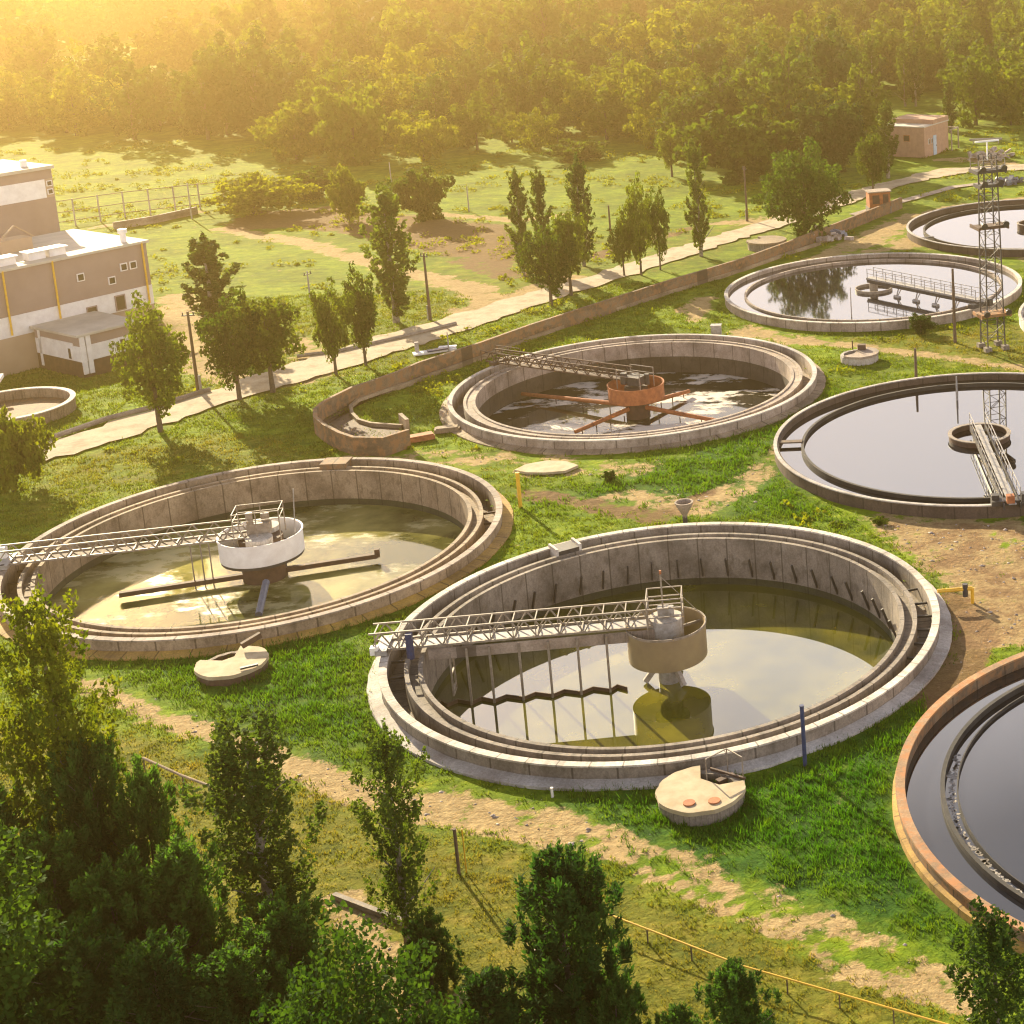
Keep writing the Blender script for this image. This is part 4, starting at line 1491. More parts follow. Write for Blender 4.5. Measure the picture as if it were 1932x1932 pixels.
def chamber(px, py, r, h, label, top, side, hole=None, lids=(), tilt=(0, 0)):
    b = W(px, py, h)
    t = thing('manhole_chamber', label, 'manhole chamber', (b[0], b[1], 0), 0)
    n = 44
    out = [(r * math.cos(2 * PI * i / n) * (1 + .02 * math.sin(1.9 * i + px)), r * math.sin(2 * PI * i / n) * (1 + .02 * math.cos(1.3 * i + px))) for i in range(n)]
    MB().lathe([(r * .96, -.3), (r * .96, h - .2), (r * .8, h - .2), (r * .8, -.3)], n, jit=.05).build('wall', side, t)
    if hole:
        # slab with a cut-out: the outline minus a sector bounded by a chord
        a0, a1, depth = hole
        keep = []
        for i in range(n):
            a = 2 * PI * i / n
            if (a - a0) % (2 * PI) < (a1 - a0):
                continue
            keep.append((a, out[i]))
        keep.sort(key=lambda e: (e[0] - a1) % (2 * PI))
        poly = [p for _, p in keep]
        p1, p0 = poly[-1], poly[0]
        mid = ((p0[0] + p1[0]) / 2 * depth, (p0[1] + p1[1]) / 2 * depth)
        poly.append((p1[0] * depth + .0, p1[1] * depth))
        poly.append(mid)
        poly.append((p0[0] * depth, p0[1] * depth))
        MB().prism(poly, h - .197, h).build('slab', top, t)
        MB().disc(r * .85, h - .75, 32).build('pit', M['steel_dark'], t)
    else:
        MB().prism(out, h - .197, h).build('slab', top, t)
    for x, y in lids:
        MB().tube([(x, y, h + .002), (x, y, h + .06)], .27, 18).build('lid', M['rust'], t)
    return t


t1 = chamber(1322, 1487, 2.0, .62, 'pale round manhole chamber with two rusty orange lids below the near tank', M['slab'], M['conc_grey'], (R_(22), R_(98), .42), [(-.35, -1.25), (.75, -1.15)])
m = MB()
m.bar((.2, 1.9, .5), (1.9, .9, .5), .1).bar((.6, 1.0, .3), (1.3, 1.6, .3), .3, .2)
m.build('valve_pipes', M['rust_dark'], t1)
m = MB()
for x, y in ((.15, .95), (1.0, 1.85), (1.8, 1.0)):
    m.bar((x, y, .3), (x, y, 1.5), .05)
m.bar((.15, .95, 1.5), (1.0, 1.85, 1.5), .05).bar((1.0, 1.85, 1.5), (1.8, 1.0, 1.5), .05)
m.build('railing', M['steel'], t1)
t2 = chamber(437, 1247, 1.85, .5, 'broken round manhole chamber on the lawn below the left tan tank', M['slab'], M['rust_dark'], (R_(105), R_(170), .3))
MB().bar((.1, 1.2, .8), (.9, 1.9, 1.1), .25, .3).build('iron_frame', M['rust_dark'], t2)
MB().box((1.35, -1.0, .62), (.9, .18, .1), .5).build('crack_plate', M['steel_dark'], t2)
t3 = chamber(1621, 664, 1.7, .7, 'grey round manhole chamber left of the short brown pole', M['conc_pink'], M['conc_pale'], (R_(100), R_(215), .35))
m = MB()
m.box((.2, .8, .9), (.7, .5, .5)).bar((-.6, .9, .7), (-.6, .9, 1.5), .1)
m.build('valve', M['rust_dark'], t3)
t4 = chamber(1446, 452, 2.3, .9, 'low round chamber with earth inside beside the channel end', M['conc_tan'], M['conc_grey'], (R_(130), R_(170), .5))

b = W(1030, 884)
m = MB()
poly = [(-2.2, -.3), (-1.6, .9), (-.2, 1.5), (1.2, 1.2), (2.3, .2), (1.6, -.9), (.2, -1.1), (-1.2, -.9)]
m.prism(poly, -.08, .1)
tag(m.build('concrete_slab', M['slab'], None, (b[0], b[1], 0)), 'flat pale slab lying on the grass right of the yellow post', 'concrete slab')
b = W(1293, 985)
t = thing('hopper', 'grey tapered hopper on a stem behind the near grey tank', 'hopper', (b[0], b[1], 0))
MB().lathe([(.14, 0), (.16, .5), (.5, 1.1), (.62, 1.4), (.5, 1.4), (.4, 1.05), (.0, .9)], 20, closed=False).build('cone', M['conc_pink'], t)
MB().tube([(0, 0, -.2), (0, 0, .55)], .16, 10).build('stem', M['steel_dark'], t)
b = W(786, 830)
tag(MB().box((0, 0, .12), (2.6, 1.0, .3), .5).box((.1, .1, .32), (2.2, .8, .1), .5).build('brick_slab', M['rust'], None, (b[0], b[1], 0)), 'orange brown slab on the grass at the end of the curved channel', 'slab')
b = W(866, 812)
tag(MB().box((0, 0, .12), (1.9, .9, .3), .2).box((0, 0, .3), (1.6, .7, .08), .2).build('brick_slab', M['conc_tan'], None, (b[0] - .9, b[1], 0)), 'small tan slab touching the near left rim of the rusty tank', 'slab')

# yellow gas pipe in the foreground
gp = [(1140, 1722), (1240, 1760), (1400, 1822), (1560, 1868), (1700, 1908), (1900, 1965)]
P = [W(x, y, .55) for x, y in gp]
t = thing('gas_pipe', 'thin yellow gas pipe on short legs across the dry grass', 'gas pipe', (0, 0, 0))
MB().tube([(p[0], p[1], .55) for p in P], .035, 8).build('pipe', M['yellow'], t)
for p in resamp([(p[0], p[1]) for p in P], 9):
    MB().bar((p[0], p[1], -.2), (p[0], p[1], .5), .05).build('leg', M['wood'], t)
gp = [(270, 1430), (340, 1462), (420, 1492), (520, 1525)]
P = [W(x, y, .5) for x, y in gp]
t = thing('gas_pipe', 'pale yellow pipe rail in the dry grass left of the front poplar', 'gas pipe', (0, 0, 0))
MB().tube([(p[0], p[1], .5) for p in P], .06, 8).build('pipe', M['conc_tan'], t)
for p in resamp([(p[0], p[1]) for p in P], 4):
    MB().bar((p[0], p[1], -.2), (p[0], p[1], .45), .05).build('leg', M['wood'], t)
# yellow valve at the near tank
b = W(1812, 1135)
t = thing('valve_pipe', 'yellow horizontal pipe with valve at the right rim of the near grey tank', 'valve pipe', (b[0], b[1], 0), .1)
MB().tube([(-1.3, 0, .75), (.7, 0, .75)], .11, 10).build('pipe', M['yellow'], t)
MB().tube([(.3, 0, .3), (.3, 0, 1.05)], .16, 10).build('valve', M['steel_dark'], t)
MB().tube([(.7, 0, -.2), (.7, 0, .8)], .1, 10).build('riser', M['yellow'], t)

# white slabs by the channel
b = W(820, 664)
t = thing('slab_stack', 'white and navy panels stacked beside the channel wall', 'panel stack', (b[0], b[1], 0), .35)
MB().box((0, 0, .08), (3.8, 1.0, .16), .1).box((1.2, .5, .2), (1.6, .8, .08), -.2).build('white_panel', M['white'], t)
MB().box((.3, -.25, .26), (1.9, .6, .12), .15).build('navy_panel', M['blue'], t)
MB().box((-1.5, .3, .6), (.35, .35, .9)).build('stump', M['conc_pale'], t)

# broken concrete beyond the channel end, scrap near the house
def rubble(px, py, r, n, label, mat, hmax=.9):
    b = W(px, py)
    m = MB()
    for _ in range(n):
        a, d = random.uniform(0, 2 * PI), r * math.sqrt(random.random())
        s = [random.uniform(.25, .9) for _ in range(3)]
        x, y, z = d * math.cos(a), d * math.sin(a) * .8, random.uniform(0, hmax) * (1 - d / r * .7)
        p = Vector((x, y, z))
        q_ = p + Vector((random.uniform(-1, 1), random.uniform(-1, 1), random.uniform(-.4, .5))).normalized() * s[0] * 1.4
        m.bar(p, q_, s[1], s[2] * .6)
    o = m.build('rubble_heap', mat, None, (b[0], b[1], 0))
    return tag(o, label, 'rubble heap', kind=None)


rubble(1552, 452, 2.6, 34, 'heap of broken grey concrete at the far end of the channel', M['rubble'])
rubble(1578, 446, 1.4, 14, 'dark scrap heap against the broken concrete by the channel', M['bluegrey'], .7)
rubble(1868, 298, 3.6, 44, 'heap of pale building rubble right of the pink house', M['rubble'], 1.3)
rubble(1895, 345, 2.1, 46, 'low heap of bluish scrap behind the farthest tank', M['bluegrey'], .6)
b = W(1860, 264, .5)
tag(MB().tube([(-2.6, 0, .6), (2.6, 0, .6)], .2, 10).bar((-2, 0, -.2), (-2, 0, .5), .15).bar((2, 0, -.2), (2, 0, .5), .15).build('pipe', M['conc_pale'], None, (b[0], b[1], 0)), 'pale horizontal pipe on two stands beyond the rubble', 'pipe')

# far left fence and low wall
P = [W(x, y) for x, y in [(95, 432), (225, 412), (362, 396), (470, 384)]]
fn = thing('fence', 'long wire fence with pale posts across the far left field', 'fence', (0, 0, 0))
rs = resamp([(p[0], p[1]) for p in P], 9)
for p in rs:
    MB().bar((p[0], p[1], -.2), (p[0], p[1], 3.6), .16).build('post', M['conc_pale'], fn)
m = MB()
for zz in (3.5, 2.0, .7):
    for i in range(len(rs) - 1):
        m.bar((*rs[i], zz), (*rs[i + 1], zz), .09)
m.build('rails', M['wood'], fn)
P = [W(x, y) for x, y in [(215, 432), (290, 420), (372, 402)]]
m = MB()
m.wallstrip([p[:2] for p in P], -.1, .9, .4)
tag(m.build('low_wall', M['conc_pink']), 'low pinkish wall in the field beyond the factory hall', 'wall')


# ------------------------------------------------------------------ trees
def leaf_quads(P, Nrm, D, size, elong, rng):
    n = len(P)
    Nrm = Nrm / np.maximum(np.linalg.norm(Nrm, axis=1, keepdims=True), 1e-6)
    T = D - (D * Nrm).sum(1, keepdims=True) * Nrm
    T = T / np.maximum(np.linalg.norm(T, axis=1, keepdims=True), 1e-6)
    B = np.cross(Nrm, T)
    s = (size * rng.uniform(.6, 1.3, n))[:, None]
    V = np.stack([P + T * s * elong, P + B * s * .62, P - T * s * elong * .8, P - B * s * .62], 1).reshape(-1, 3)
    Q = np.arange(4 * n).reshape(-1, 4)
    return V, Q


def crown_points(lobes, n, rng, shell=.45, gap=.0, gscale=1.0):
    L = np.array(lobes, float)
    wgt = (L[:, 3] * L[:, 4] + L[:, 3] * L[:, 5] + L[:, 4] * L[:, 5])
    idx = rng.choice(len(L), n, p=wgt / wgt.sum())
    u = rng.normal(size=(n, 3))
    u /= np.linalg.norm(u, axis=1, keepdims=True)
    r = 1 - shell * rng.random(n) ** 1.5
    r *= 1 + .10 * rng.normal(size=n)
    P = L[idx, :3] + u * r[:, None] * L[idx, 3:6]
    # leave out most points lying deep in another lobe
    keep = np.ones(n, bool)
    for l in L:
        e = (((P - l[:3]) / (l[3:6] * .55)) ** 2).sum(1)
        keep &= e > 1
    if gap:
        g = np.array([mnoise.noise(tuple(p * gscale)) for p in P])
        keep &= g > gap
    return P[keep], u[keep]


def trunk_mesh(name, h, r0, rng, limbs=5, spread=.5, mat=None, first=.35):
    m = MB()
    top = h * .86
    pts = [(0, 0, -.3), (rng.normal() * .05, rng.normal() * .05, h * .25), (rng.normal() * .12, rng.normal() * .12, h * .55), (rng.normal() * .15, rng.normal() * .15, top)]
    m.tube(pts, [r0 * 1.25, r0 * .9, r0 * .55, r0 * .12], 8)
    for i in range(limbs):
        t = first + (0.82 - first) * (i + rng.random() * .6) / limbs
        a = rng.uniform(0, 2 * PI)
        z = h * t
        L_ = h * .25 * spread * (1.25 - t)
        b0 = Vector((0, 0, z))
        b1 = b0 + Vector((math.cos(a) * L_ * .6, math.sin(a) * L_ * .6, L_ * .45))
        b2 = b0 + Vector((math.cos(a) * L_ * 1.2, math.sin(a) * L_ * 1.2, L_ * 1.1))
        m.tube([b0, b1, b2], [r0 * .42 * (1.1 - t), r0 * .28 * (1.1 - t), r0 * .08], 6)
    return m.mesh(name, mat or M['bark'])


def make_poplar(seed, n, size, mat, h=12.0, w=3.2, two=False, nbr=34):
    """steep branches rising from the trunk, each carrying a few plumes of leaves"""
    rng = np.random.default_rng(seed)
    lobes = []
    for i in range(nbr):
        t = .05 + .80 * (i + rng.random()) / nbr
        env = w / 2 * (math.sin(PI * min(1, (t + .12) ** .8 * .92)) ** .6) * rng.uniform(.55, 1.25)
        a = i * 2.4 + rng.normal() * .35
        L_ = rng.uniform(1.3, 2.9) * (h / 12) * (1.1 - .35 * t)
        z0 = h * t
        for j in range(5):
            q_ = .2 + .2 * j
            rr = env * (q_ ** .7)
            s_ = rng.uniform(.20, .36) * (1.15 - .5 * q_) * (w / 3.2) * 1.15
            lobes.append((rr * math.cos(a) + rng.normal() * .10, rr * math.sin(a) + rng.normal() * .10, min(z0 + L_ * q_, h * 1.0), s_, s_, s_ * rng.uniform(1.3, 2.3)))
    for j in range(6):
        s_ = .30 - .03 * j
        lobes.append((rng.normal() * .08, rng.normal() * .08, h * (.80 + .035 * j), s_, s_, .6))
    if two:
        for j in range(9):
            s_ = .42 - .025 * j
            lobes.append((-1.0 + .12 * rng.normal(), .1 * rng.normal(), h * (.62 + .042 * j), s_, s_, .8))
    P, u = crown_points(lobes, n, rng, .75, -.32, 1.3)
    Nn_ = u + rng.normal(size=P.shape) * .8
    D = np.array([0, 0, 1.0]) + u * .7 + rng.normal(size=P.shape) * .6
    V, Q = leaf_quads(P, Nn_, D, size, 1.05, rng)
    return npmesh('crown', V, Q, M[mat]), trunk_mesh('trunk', h, .2, rng, 9, .45, first=.10, mat=M['birchbark']), h, w


def make_broad(seed, n, size, mat, h=8.0, w=6.5, low=.16, nl=26, squash=1.0, rough=.8, gap=-.30):
    rng = np.random.default_rng(seed)
    lobes = []
    cz = h * (low + (1 - low) * .5)
    rz = h * (1 - low) * .5
    ex, ey = rng.uniform(.85, 1.12), rng.uniform(.85, 1.12)
    for i in range(nl):
        f = (i + .5) / nl
        zz = 1 - 2 * f
        a = i * 2.39996 + rng.normal() * .4
        rr = math.sqrt(1 - zz * zz)
        k = (.62 + .17 * rng.normal()) * (1 if zz > -.3 else .85)
        s = rng.uniform(.17, .40)
        lx, ly, lz = w / 2 * rr * k * math.cos(a) * ex, w / 2 * rr * k * math.sin(a) * ey, cz + rz * zz * (.68 + .12 * rng.normal())
        lobes.append((lx, ly, lz, w / 2 * s, w / 2 * s, rz * s * squash))
        # a smaller spray standing off the main clump
        v = np.array([lx, ly, lz - cz])
        v = v / max(np.linalg.norm(v), .1)
        s2 = s * rng.uniform(.35, .6)
        lobes.append((lx + v[0] * w / 2 * s * 1.05, ly + v[1] * w / 2 * s * 1.05, lz + v[2] * rz * s * 1.05 + .1, w / 2 * s2, w / 2 * s2, rz * s2 * 1.1))
    lobes.append((0, 0, cz, w / 2 * .45, w / 2 * .45, rz * .5))
    P, u = crown_points(lobes, n, rng, .55, gap, 7.0 / w)
    Nn_ = u + rng.normal(size=P.shape) * rough
    D = u + rng.normal(size=P.shape) * .9 + np.array([0, 0, -.2])
    V, Q = leaf_quads(P, Nn_, D, size, .95, rng)
    return npmesh('crown', V, Q, M[mat]), trunk_mesh('trunk', h * .95, .17 * h / 8 + .03, rng, 7, .9), h, w


def make_pine(seed, n, size, mat, h=9.0, w=5.2):
    """shaggy young pine: whorls of upturned branches ending in candles"""
    rng = np.random.default_rng(seed)
    lobes = []
    lv = 13
    for i in range(lv):
        t = .04 + .86 * i / (lv - 1)
        R = w / 2 * (1.0 - t) ** .55 * rng.uniform(.8, 1.15) + .2
        nb = int(5 + 5 * (1 - t))
        a0 = rng.uniform(0, 6)
        for j in range(nb):
            a = a0 + 2 * PI * j / nb + rng.normal() * .25
            L_ = R * rng.uniform(.55, 1.18)
            for q_ in (.4, .7, 1.0):
                for kk in range(2):
                    s = rng.uniform(.13, .25)
                    aa = a + rng.normal() * .16
                    lobes.append((L_ * q_ * math.cos(aa), L_ * q_ * math.sin(aa), h * t + .55 * L_ * q_ * (.5 + .5 * q_) + rng.normal() * .15, s, s, s * rng.uniform(1.6, 3.0)))
    for j in range(5):
        lobes.append((rng.normal() * .12, rng.normal() * .12, h * (.88 + .03 * j), .13, .13, .5))
    L = np.array(lobes)
    wgt = L[:, 3] * L[:, 5]
    idx = rng.choice(len(L), n, p=wgt / wgt.sum())
    u = rng.normal(size=(n, 3))
    u /= np.linalg.norm(u, axis=1, keepdims=True)
    P = L[idx, :3] + u * L[idx, 3:6] * (rng.random(n) ** .45)[:, None]
    rad = P * np.array([1, 1, 0])
    rad /= np.maximum(np.linalg.norm(rad, axis=1, keepdims=True), .2)
    D = np.array([0, 0, 1.3]) + rad * .6 + u * .9
    V, Q = leaf_quads(P, rng.normal(size=P.shape) + u * .6 + rad * .3, D, size, 1.9, rng)
    return npmesh('crown', V, Q, M[mat]), trunk_mesh('trunk', h, .16, rng, 8, .9), h, w


MODELS = {}


def model(key, res):
    MODELS.setdefault(key, []).append(res)


for s in range(3):
    model('poplar', make_poplar(20 + s, 8500, .19, 'leaf_poplar', w=[3.0, 3.3, 2.8][s]))
for s in range(4):
    model('broad', make_broad(30 + s, 8000, .20, 'leaf_mid', 8.0, [6.2, 6.8, 5.6, 6.4][s], .2))
model('bright', make_broad(41, 16000, .22, 'leaf_bright', 9.0, 9.0, .03, 40))
model('dark', make_broad(42, 12000, .24, 'leaf_dark', 8.0, 8.0, .08, 34))
for s in range(3):
    model('bush', make_broad(50 + s, 7000, .21, ['leaf_yellow', 'leaf_mid', 'leaf_yellow'][s], 4.0, 6.5, .0, 24))
model('hi_poplar', make_poplar(60, 24000, .115, 'leaf_poplar', 12, 4.0, True, 40))
model('hi_poplar', make_poplar(61, 15000, .115, 'leaf_poplar', 12, 3.6, False, 30))
model('hi_poplar', make_poplar(62, 34000, .115, 'leaf_yellow', 12, 4.4, True, 50))
model('hi_green', make_poplar(63, 30000, .13, 'leaf_bright', 12, 4.8, False, 50))
for s in range(3):
    model('hi_pine', make_pine(70 + s, 21000, .085, 'leaf_pine', 9.0, [5.0, 5.6, 4.6][s]))
model('hi_bright', make_broad(80, 26000, .14, 'leaf_bright', 8.0, 8.5, .05, 50))
for s in range(6):
    model('wood', make_broad(90 + s, 3000, .36, ['leaf_mid', 'leaf_yellow', 'leaf_mid', 'leaf_yellow', 'leaf_poplar', 'leaf_mid'][s], [10, 9, 11, 8, 12, 10][s], [9, 10, 8, 10.5, 8.5, 11][s], .02, 13, 1.0, .32, -.6))
for s in range(3):
    model('wood_dark', make_broad(100 + s, 3000, .36, 'leaf_dark', [10, 12, 9][s], [9.0, 8, 10][s], .02, 15, 1.0, .38, -.5))
model('wood_poplar', make_poplar(110, 2600, .30, 'leaf_poplar', 12, 2.8))


def tree_obj(name, mdl, loc, rz, sx, sz, label, cat='tree', group=None):
    cm, tm, h, w = mdl
    t = thing(name, label, cat, loc, rz, group)
    t.scale = (sx, sx, sz)
    for nm, me in (('trunk', tm), ('crown', cm)):
        o = bpy.data.objects.new(nm, me)
        COL.objects.link(o)
        o.parent = t
    return t


def plant(kind, var, bx, by, ty, wpx, label, name='tree', cat='tree', rz=None, group=None):
    b = W(bx, by)
    h = HT(bx, by, ty)
    mdl = MODELS[kind][var]
    ppm = PPM(b[0], b[1])
    w = wpx / ppm
    return tree_obj(name, mdl, (b[0], b[1], gz(b[0], b[1]) - .05), random.uniform(0, 6.28) if rz is None else rz, w / mdl[3], h / mdl[2], label, cat, group)


# along the road
plant('broad', 0, 303, 812, 588, 125, 'leafy tree with twin trunks left of the dark pole by the road bend', 'broadleaf_tree')
plant('broad', 1, 452, 752, 562, 125, 'round leafy tree under the blurred poplar in front of the factory yard', 'broadleaf_tree')
plant('broad', 2, 515, 738, 556, 115, 'leafy roadside tree with dense dark crown right beside the round one', 'broadleaf_tree')
plant('poplar', 0, 408, 640, 438, 88, 'pointed poplar rising behind the round leafy trees at the factory yard', 'poplar_tree')
plant('broad', 3, 634, 705, 540, 78, 'slim leafy tree on the road verge, left of a close pair', 'broadleaf_tree')
plant('broad', 0, 690, 688, 520, 74, 'slim leafy tree on the road verge, right of a close pair', 'broadleaf_tree')
plant('poplar', 1, 748, 607, 344, 86, 'tall single poplar with bare foot beside the leaning wooden pole', 'poplar_tree')
plant('poplar', 2, 988, 520, 320, 42, 'narrow poplar at the left of the poplar group across the road', 'poplar_tree')
plant('poplar', 0, 1028, 510, 315, 40, 'narrow poplar second from left in the group across the road', 'poplar_tree')
plant('poplar', 1, 1102, 500, 292, 50, 'tall poplar at the right of the group across the road', 'poplar_tree')
plant('broad', 1, 1040, 575, 428, 98, 'leafy roadside tree with bare thin trunk below the poplar group', 'broadleaf_tree')
plant('broad', 2, 1078, 556, 395, 78, 'leafy roadside tree tucked behind the one with the bare thin trunk', 'broadleaf_tree')
plant('broad', 3, 1178, 520, 408, 55, 'small dark roadside tree beside the short pole stub', 'broadleaf_tree')
plant('broad', 0, 1210, 518, 352, 62, 'dark leafy roadside tree with the tallest crown of the middle three', 'broadleaf_tree')
plant('broad', 1, 1246, 508, 356, 50, 'thin roadside tree leaning towards the slender poplar', 'broadleaf_tree')
plant('poplar', 2, 1323, 482, 264, 42, 'slender solitary poplar on the verge above the channel', 'poplar_tree')
plant('bright', 0, 1520, 446, 288, 150, 'big round bright green tree beside the channel end', 'broadleaf_tree')
plant('dark', 0, 1566, 325, 188, 160, 'broad dark round tree behind the bright green one', 'broadleaf_tree')
plant('broad', 2, 1648, 372, 250, 66, 'small lighter tree left of the pink house above the kiosk', 'broadleaf_tree')
plant('poplar', 0, 1676, 335, 185, 46, 'dark narrow poplar standing against the left wall of the pink house', 'poplar_tree')
plant('bush', 0, 24, 925, 768, 125, 'rounded yellow green tree at the left edge below the round basin', 'bush', 'bush')
plant('bush', 0, 478, 404, 325, 175, 'wide glowing yellow bush in the field beyond the factory hall', 'bush', 'bush')
plant('bush', 1, 590, 372, 318, 120, 'low rounded bush right of the wide glowing one', 'bush', 'bush')
plant('bush', 2, 660, 418, 320, 72, 'upright bush directly left behind the single poplar', 'bush', 'bush')
plant('bush', 1, 798, 412, 318, 112, 'dark rounded bush right behind the single poplar', 'bush', 'bush')
plant('bush', 2, 560, 304, 200, 150, 'big rounded bush with yellow lit top at the meadow edge, left of a pair', 'bush', 'bush')
plant('bush', 1, 668, 306, 165, 175, 'big dark rounded bush at the meadow edge, right of a pair', 'bush', 'bush')
plant('bush', 0, 800, 302, 215, 120, 'yellow green bush at the meadow edge left of the white lamp pole', 'bush', 'bush')
plant('bush', 1, 1092, 302, 262, 120, 'low bush on the meadow behind the tall poplar of the group', 'bush', 'bush')
plant('bush', 1, 1392, 338, 205, 230, 'large dark bush on the meadow edge left of the broad dark tree', 'bush', 'bush')
plant('broad', 3, 1268, 332, 240, 62, 'light green tree at the meadow edge left of the large dark bush', 'broadleaf_tree')
plant('dark', 0, 1738, 628, 592, 50, 'small dark shrub on the grass left of the lattice mast', 'shrub', 'shrub')
for bx, by, ty, w, lb in ((1150, 905, 885, 30, 'small green tuft bush on the grass below the rusty tank'), (1660, 985, 972, 36, 'low green bush on the sand below the lavender water tank')):
    plant('bush', 1, bx, by, ty, w, lb, 'bush', 'bush')

# foreground
plant('hi_poplar', 2, 165, 1760, 1115, 165, 'tall sunlit poplar in front of the left tan tank', 'poplar_tree')
plant('hi_poplar', 0, 520, 1775, 1330, 175, 'dark twin topped poplar standing alone in the left foreground', 'poplar_tree', rz=.2)
plant('hi_poplar', 1, 772, 1790, 1350, 118, 'thin see-through poplar below the left rim of the near grey tank', 'poplar_tree')
plant('hi_green', 0, 8, 2180, 1590, 245, 'bright green pointed tree in the bottom left corner', 'poplar_tree')
plant('hi_pine', 0, 1092, 2010, 1600, 240, 'dark bushy pine in the middle foreground on dry grass', 'pine_tree')
plant('hi_bright', 0, 715, 2200, 1790, 330, 'bright green broad tree at the bottom edge', 'broadleaf_tree')
plant('hi_poplar', 1, 1885, 2080, 1700, 150, 'leafy dark green tree in the bottom right corner', 'poplar_tree')
for i, (bx, by, ty, w, lb) in enumerate((
    (215, 1790, 1385, 170, 'tallest dark pine behind the sunlit poplar, top against the sandy track'),
    (318, 1800, 1440, 165, 'dark pine left of the twin topped poplar, highest on that side'),
    (20, 1840, 1475, 190, 'dark pine at the left edge below the sunlit poplar'),
    (135, 1900, 1570, 210, 'dark pine with pale tips right of the bright corner tree'),
    (255, 1960, 1620, 215, 'dense dark pine in the middle of the left thicket'),
    (375, 1930, 1590, 190, 'dark pine at the left foot of the twin topped poplar'),
    (180, 2090, 1760, 230, 'dark pine low in the thicket beside the bright corner tree'),
    (330, 2100, 1765, 235, 'lowest dark pine of the thicket near the bottom edge'),
    (465, 2080, 1790, 190, 'dark pine at the bottom edge left of the bright broad tree'),
    (570, 1990, 1700, 210, 'olive pine right of the foot of the twin topped poplar'),
    (815, 1870, 1722, 125, 'small dark pine at the foot of the thin poplar'),
    (945, 2100, 1830, 190, 'dark pine low between the bright broad tree and the bushy pine'),
    (1175, 2060, 1850, 130, 'low dark pine right of the bushy pine at the bottom edge'),
    (1395, 2040, 1815, 170, 'thin young pine on the dry grass by the yellow pipe'),
    (1290, 2060, 1895, 110, 'small shrubby pine at the bottom edge left of the young one'),
)):
    plant('hi_pine', i % 3, bx, by, ty, w, lb, 'pine_tree')

# rough herbs and scrub breaking up the field
def scrub(n_try):
    rng = np.random.default_rng(11)
    x = rng.uniform(-175, 30, n_try)
    y = rng.uniform(96, 300, n_try)
    nn = np.array([mnoise.noise((a * .06, b * .09, 2.0)) + .6 * mnoise.noise((a * .3, b * .3, 5.0)) for a, b in zip(x, y)])
    ok = (nn > .12 - .25 * sample(mud, x, y)) & (sample(dirt, x, y) < .35) & (sample(roadm, x, y) < .3)
    for c in TANKS:
        ok &= np.hypot(x - c[0], y - c[1]) > 16.5
    ok &= np.hypot(x + 86, y - 152) > 16
    ok &= ~((y < 135) & (nn < .42))
    x, y = x[ok], y[ok]
    z = sample(Z, x, y)
    k_ = 22
    s_ = rng.uniform(.25, .75, len(x)) * np.where(y < 135, .6, 1)
    u = rng.normal(size=(len(x), k_, 3))
    u /= np.linalg.norm(u, axis=2, keepdims=True)
    u[..., 2] = np.abs(u[..., 2])
    P = np.stack([x, y, z], 1)[:, None, :] + u * s_[:, None, None] * rng.uniform(.6, 1.1, (len(x), k_, 1)) * np.array([1.5, 1.5, .9])
    P = P.reshape(-1, 3)
    u = u.reshape(-1, 3)
    V_, Q_ = leaf_quads(P, u + rng.normal(size=P.shape) * .7, u + rng.normal(size=P.shape), .17, 1.0, rng)
    return V_, Q_


def stones(n_try):
    rng = np.random.default_rng(12)
    x = rng.uniform(-60, 20, n_try)
    y = rng.uniform(50, 130, n_try)
    p = np.clip(sample(dirt, x, y) * 1.1 - .25, .004, 1)
    ok = rng.random(n_try) < p
    for c in TANKS:
        ok &= np.hypot(x - c[0], y - c[1]) > 15.9
    x, y = x[ok], y[ok]
    z = sample(Z, x, y)
    r = .025 + .10 * rng.random(len(x)) ** 3.5
    base = np.array([(1, 0, 0), (0, 1, 0), (-1, 0, 0), (0, -1, 0), (0, 0, .7), (0, 0, -.6)], float)
    P = base[None] * (1 + .35 * rng.normal(size=(len(x), 6, 1)))
    a = rng.uniform(0, 6.28, len(x))
    X = P[..., 0] * np.cos(a)[:, None] - P[..., 1] * np.sin(a)[:, None]
    Y = P[..., 0] * np.sin(a)[:, None] + P[..., 1] * np.cos(a)[:, None]
    V_ = np.stack([x[:, None] + X * r[:, None] * 1.3, y[:, None] + Y * r[:, None], z[:, None] + P[..., 2] * r[:, None]], 2).reshape(-1, 3)
    T_ = np.array([(0, 1, 4), (1, 2, 4), (2, 3, 4), (3, 0, 4), (1, 0, 5), (2, 1, 5), (3, 2, 5), (0, 3, 5)])
    Q_ = (np.arange(len(x))[:, None, None] * 6 + T_[None]).reshape(-1, 3)
    return V_, Q_


V, Q = stones(16000)
o = bpy.data.objects.new('stones', npmesh('stones', V, Q, M['rubble']))
COL.objects.link(o)
tag(o, kind='stuff')

V, Q = scrub(9000)
o = bpy.data.objects.new('scrub', npmesh('scrub', V, Q, M['leaf_yellow']))
COL.objects.link(o)
tag(o, kind='stuff')

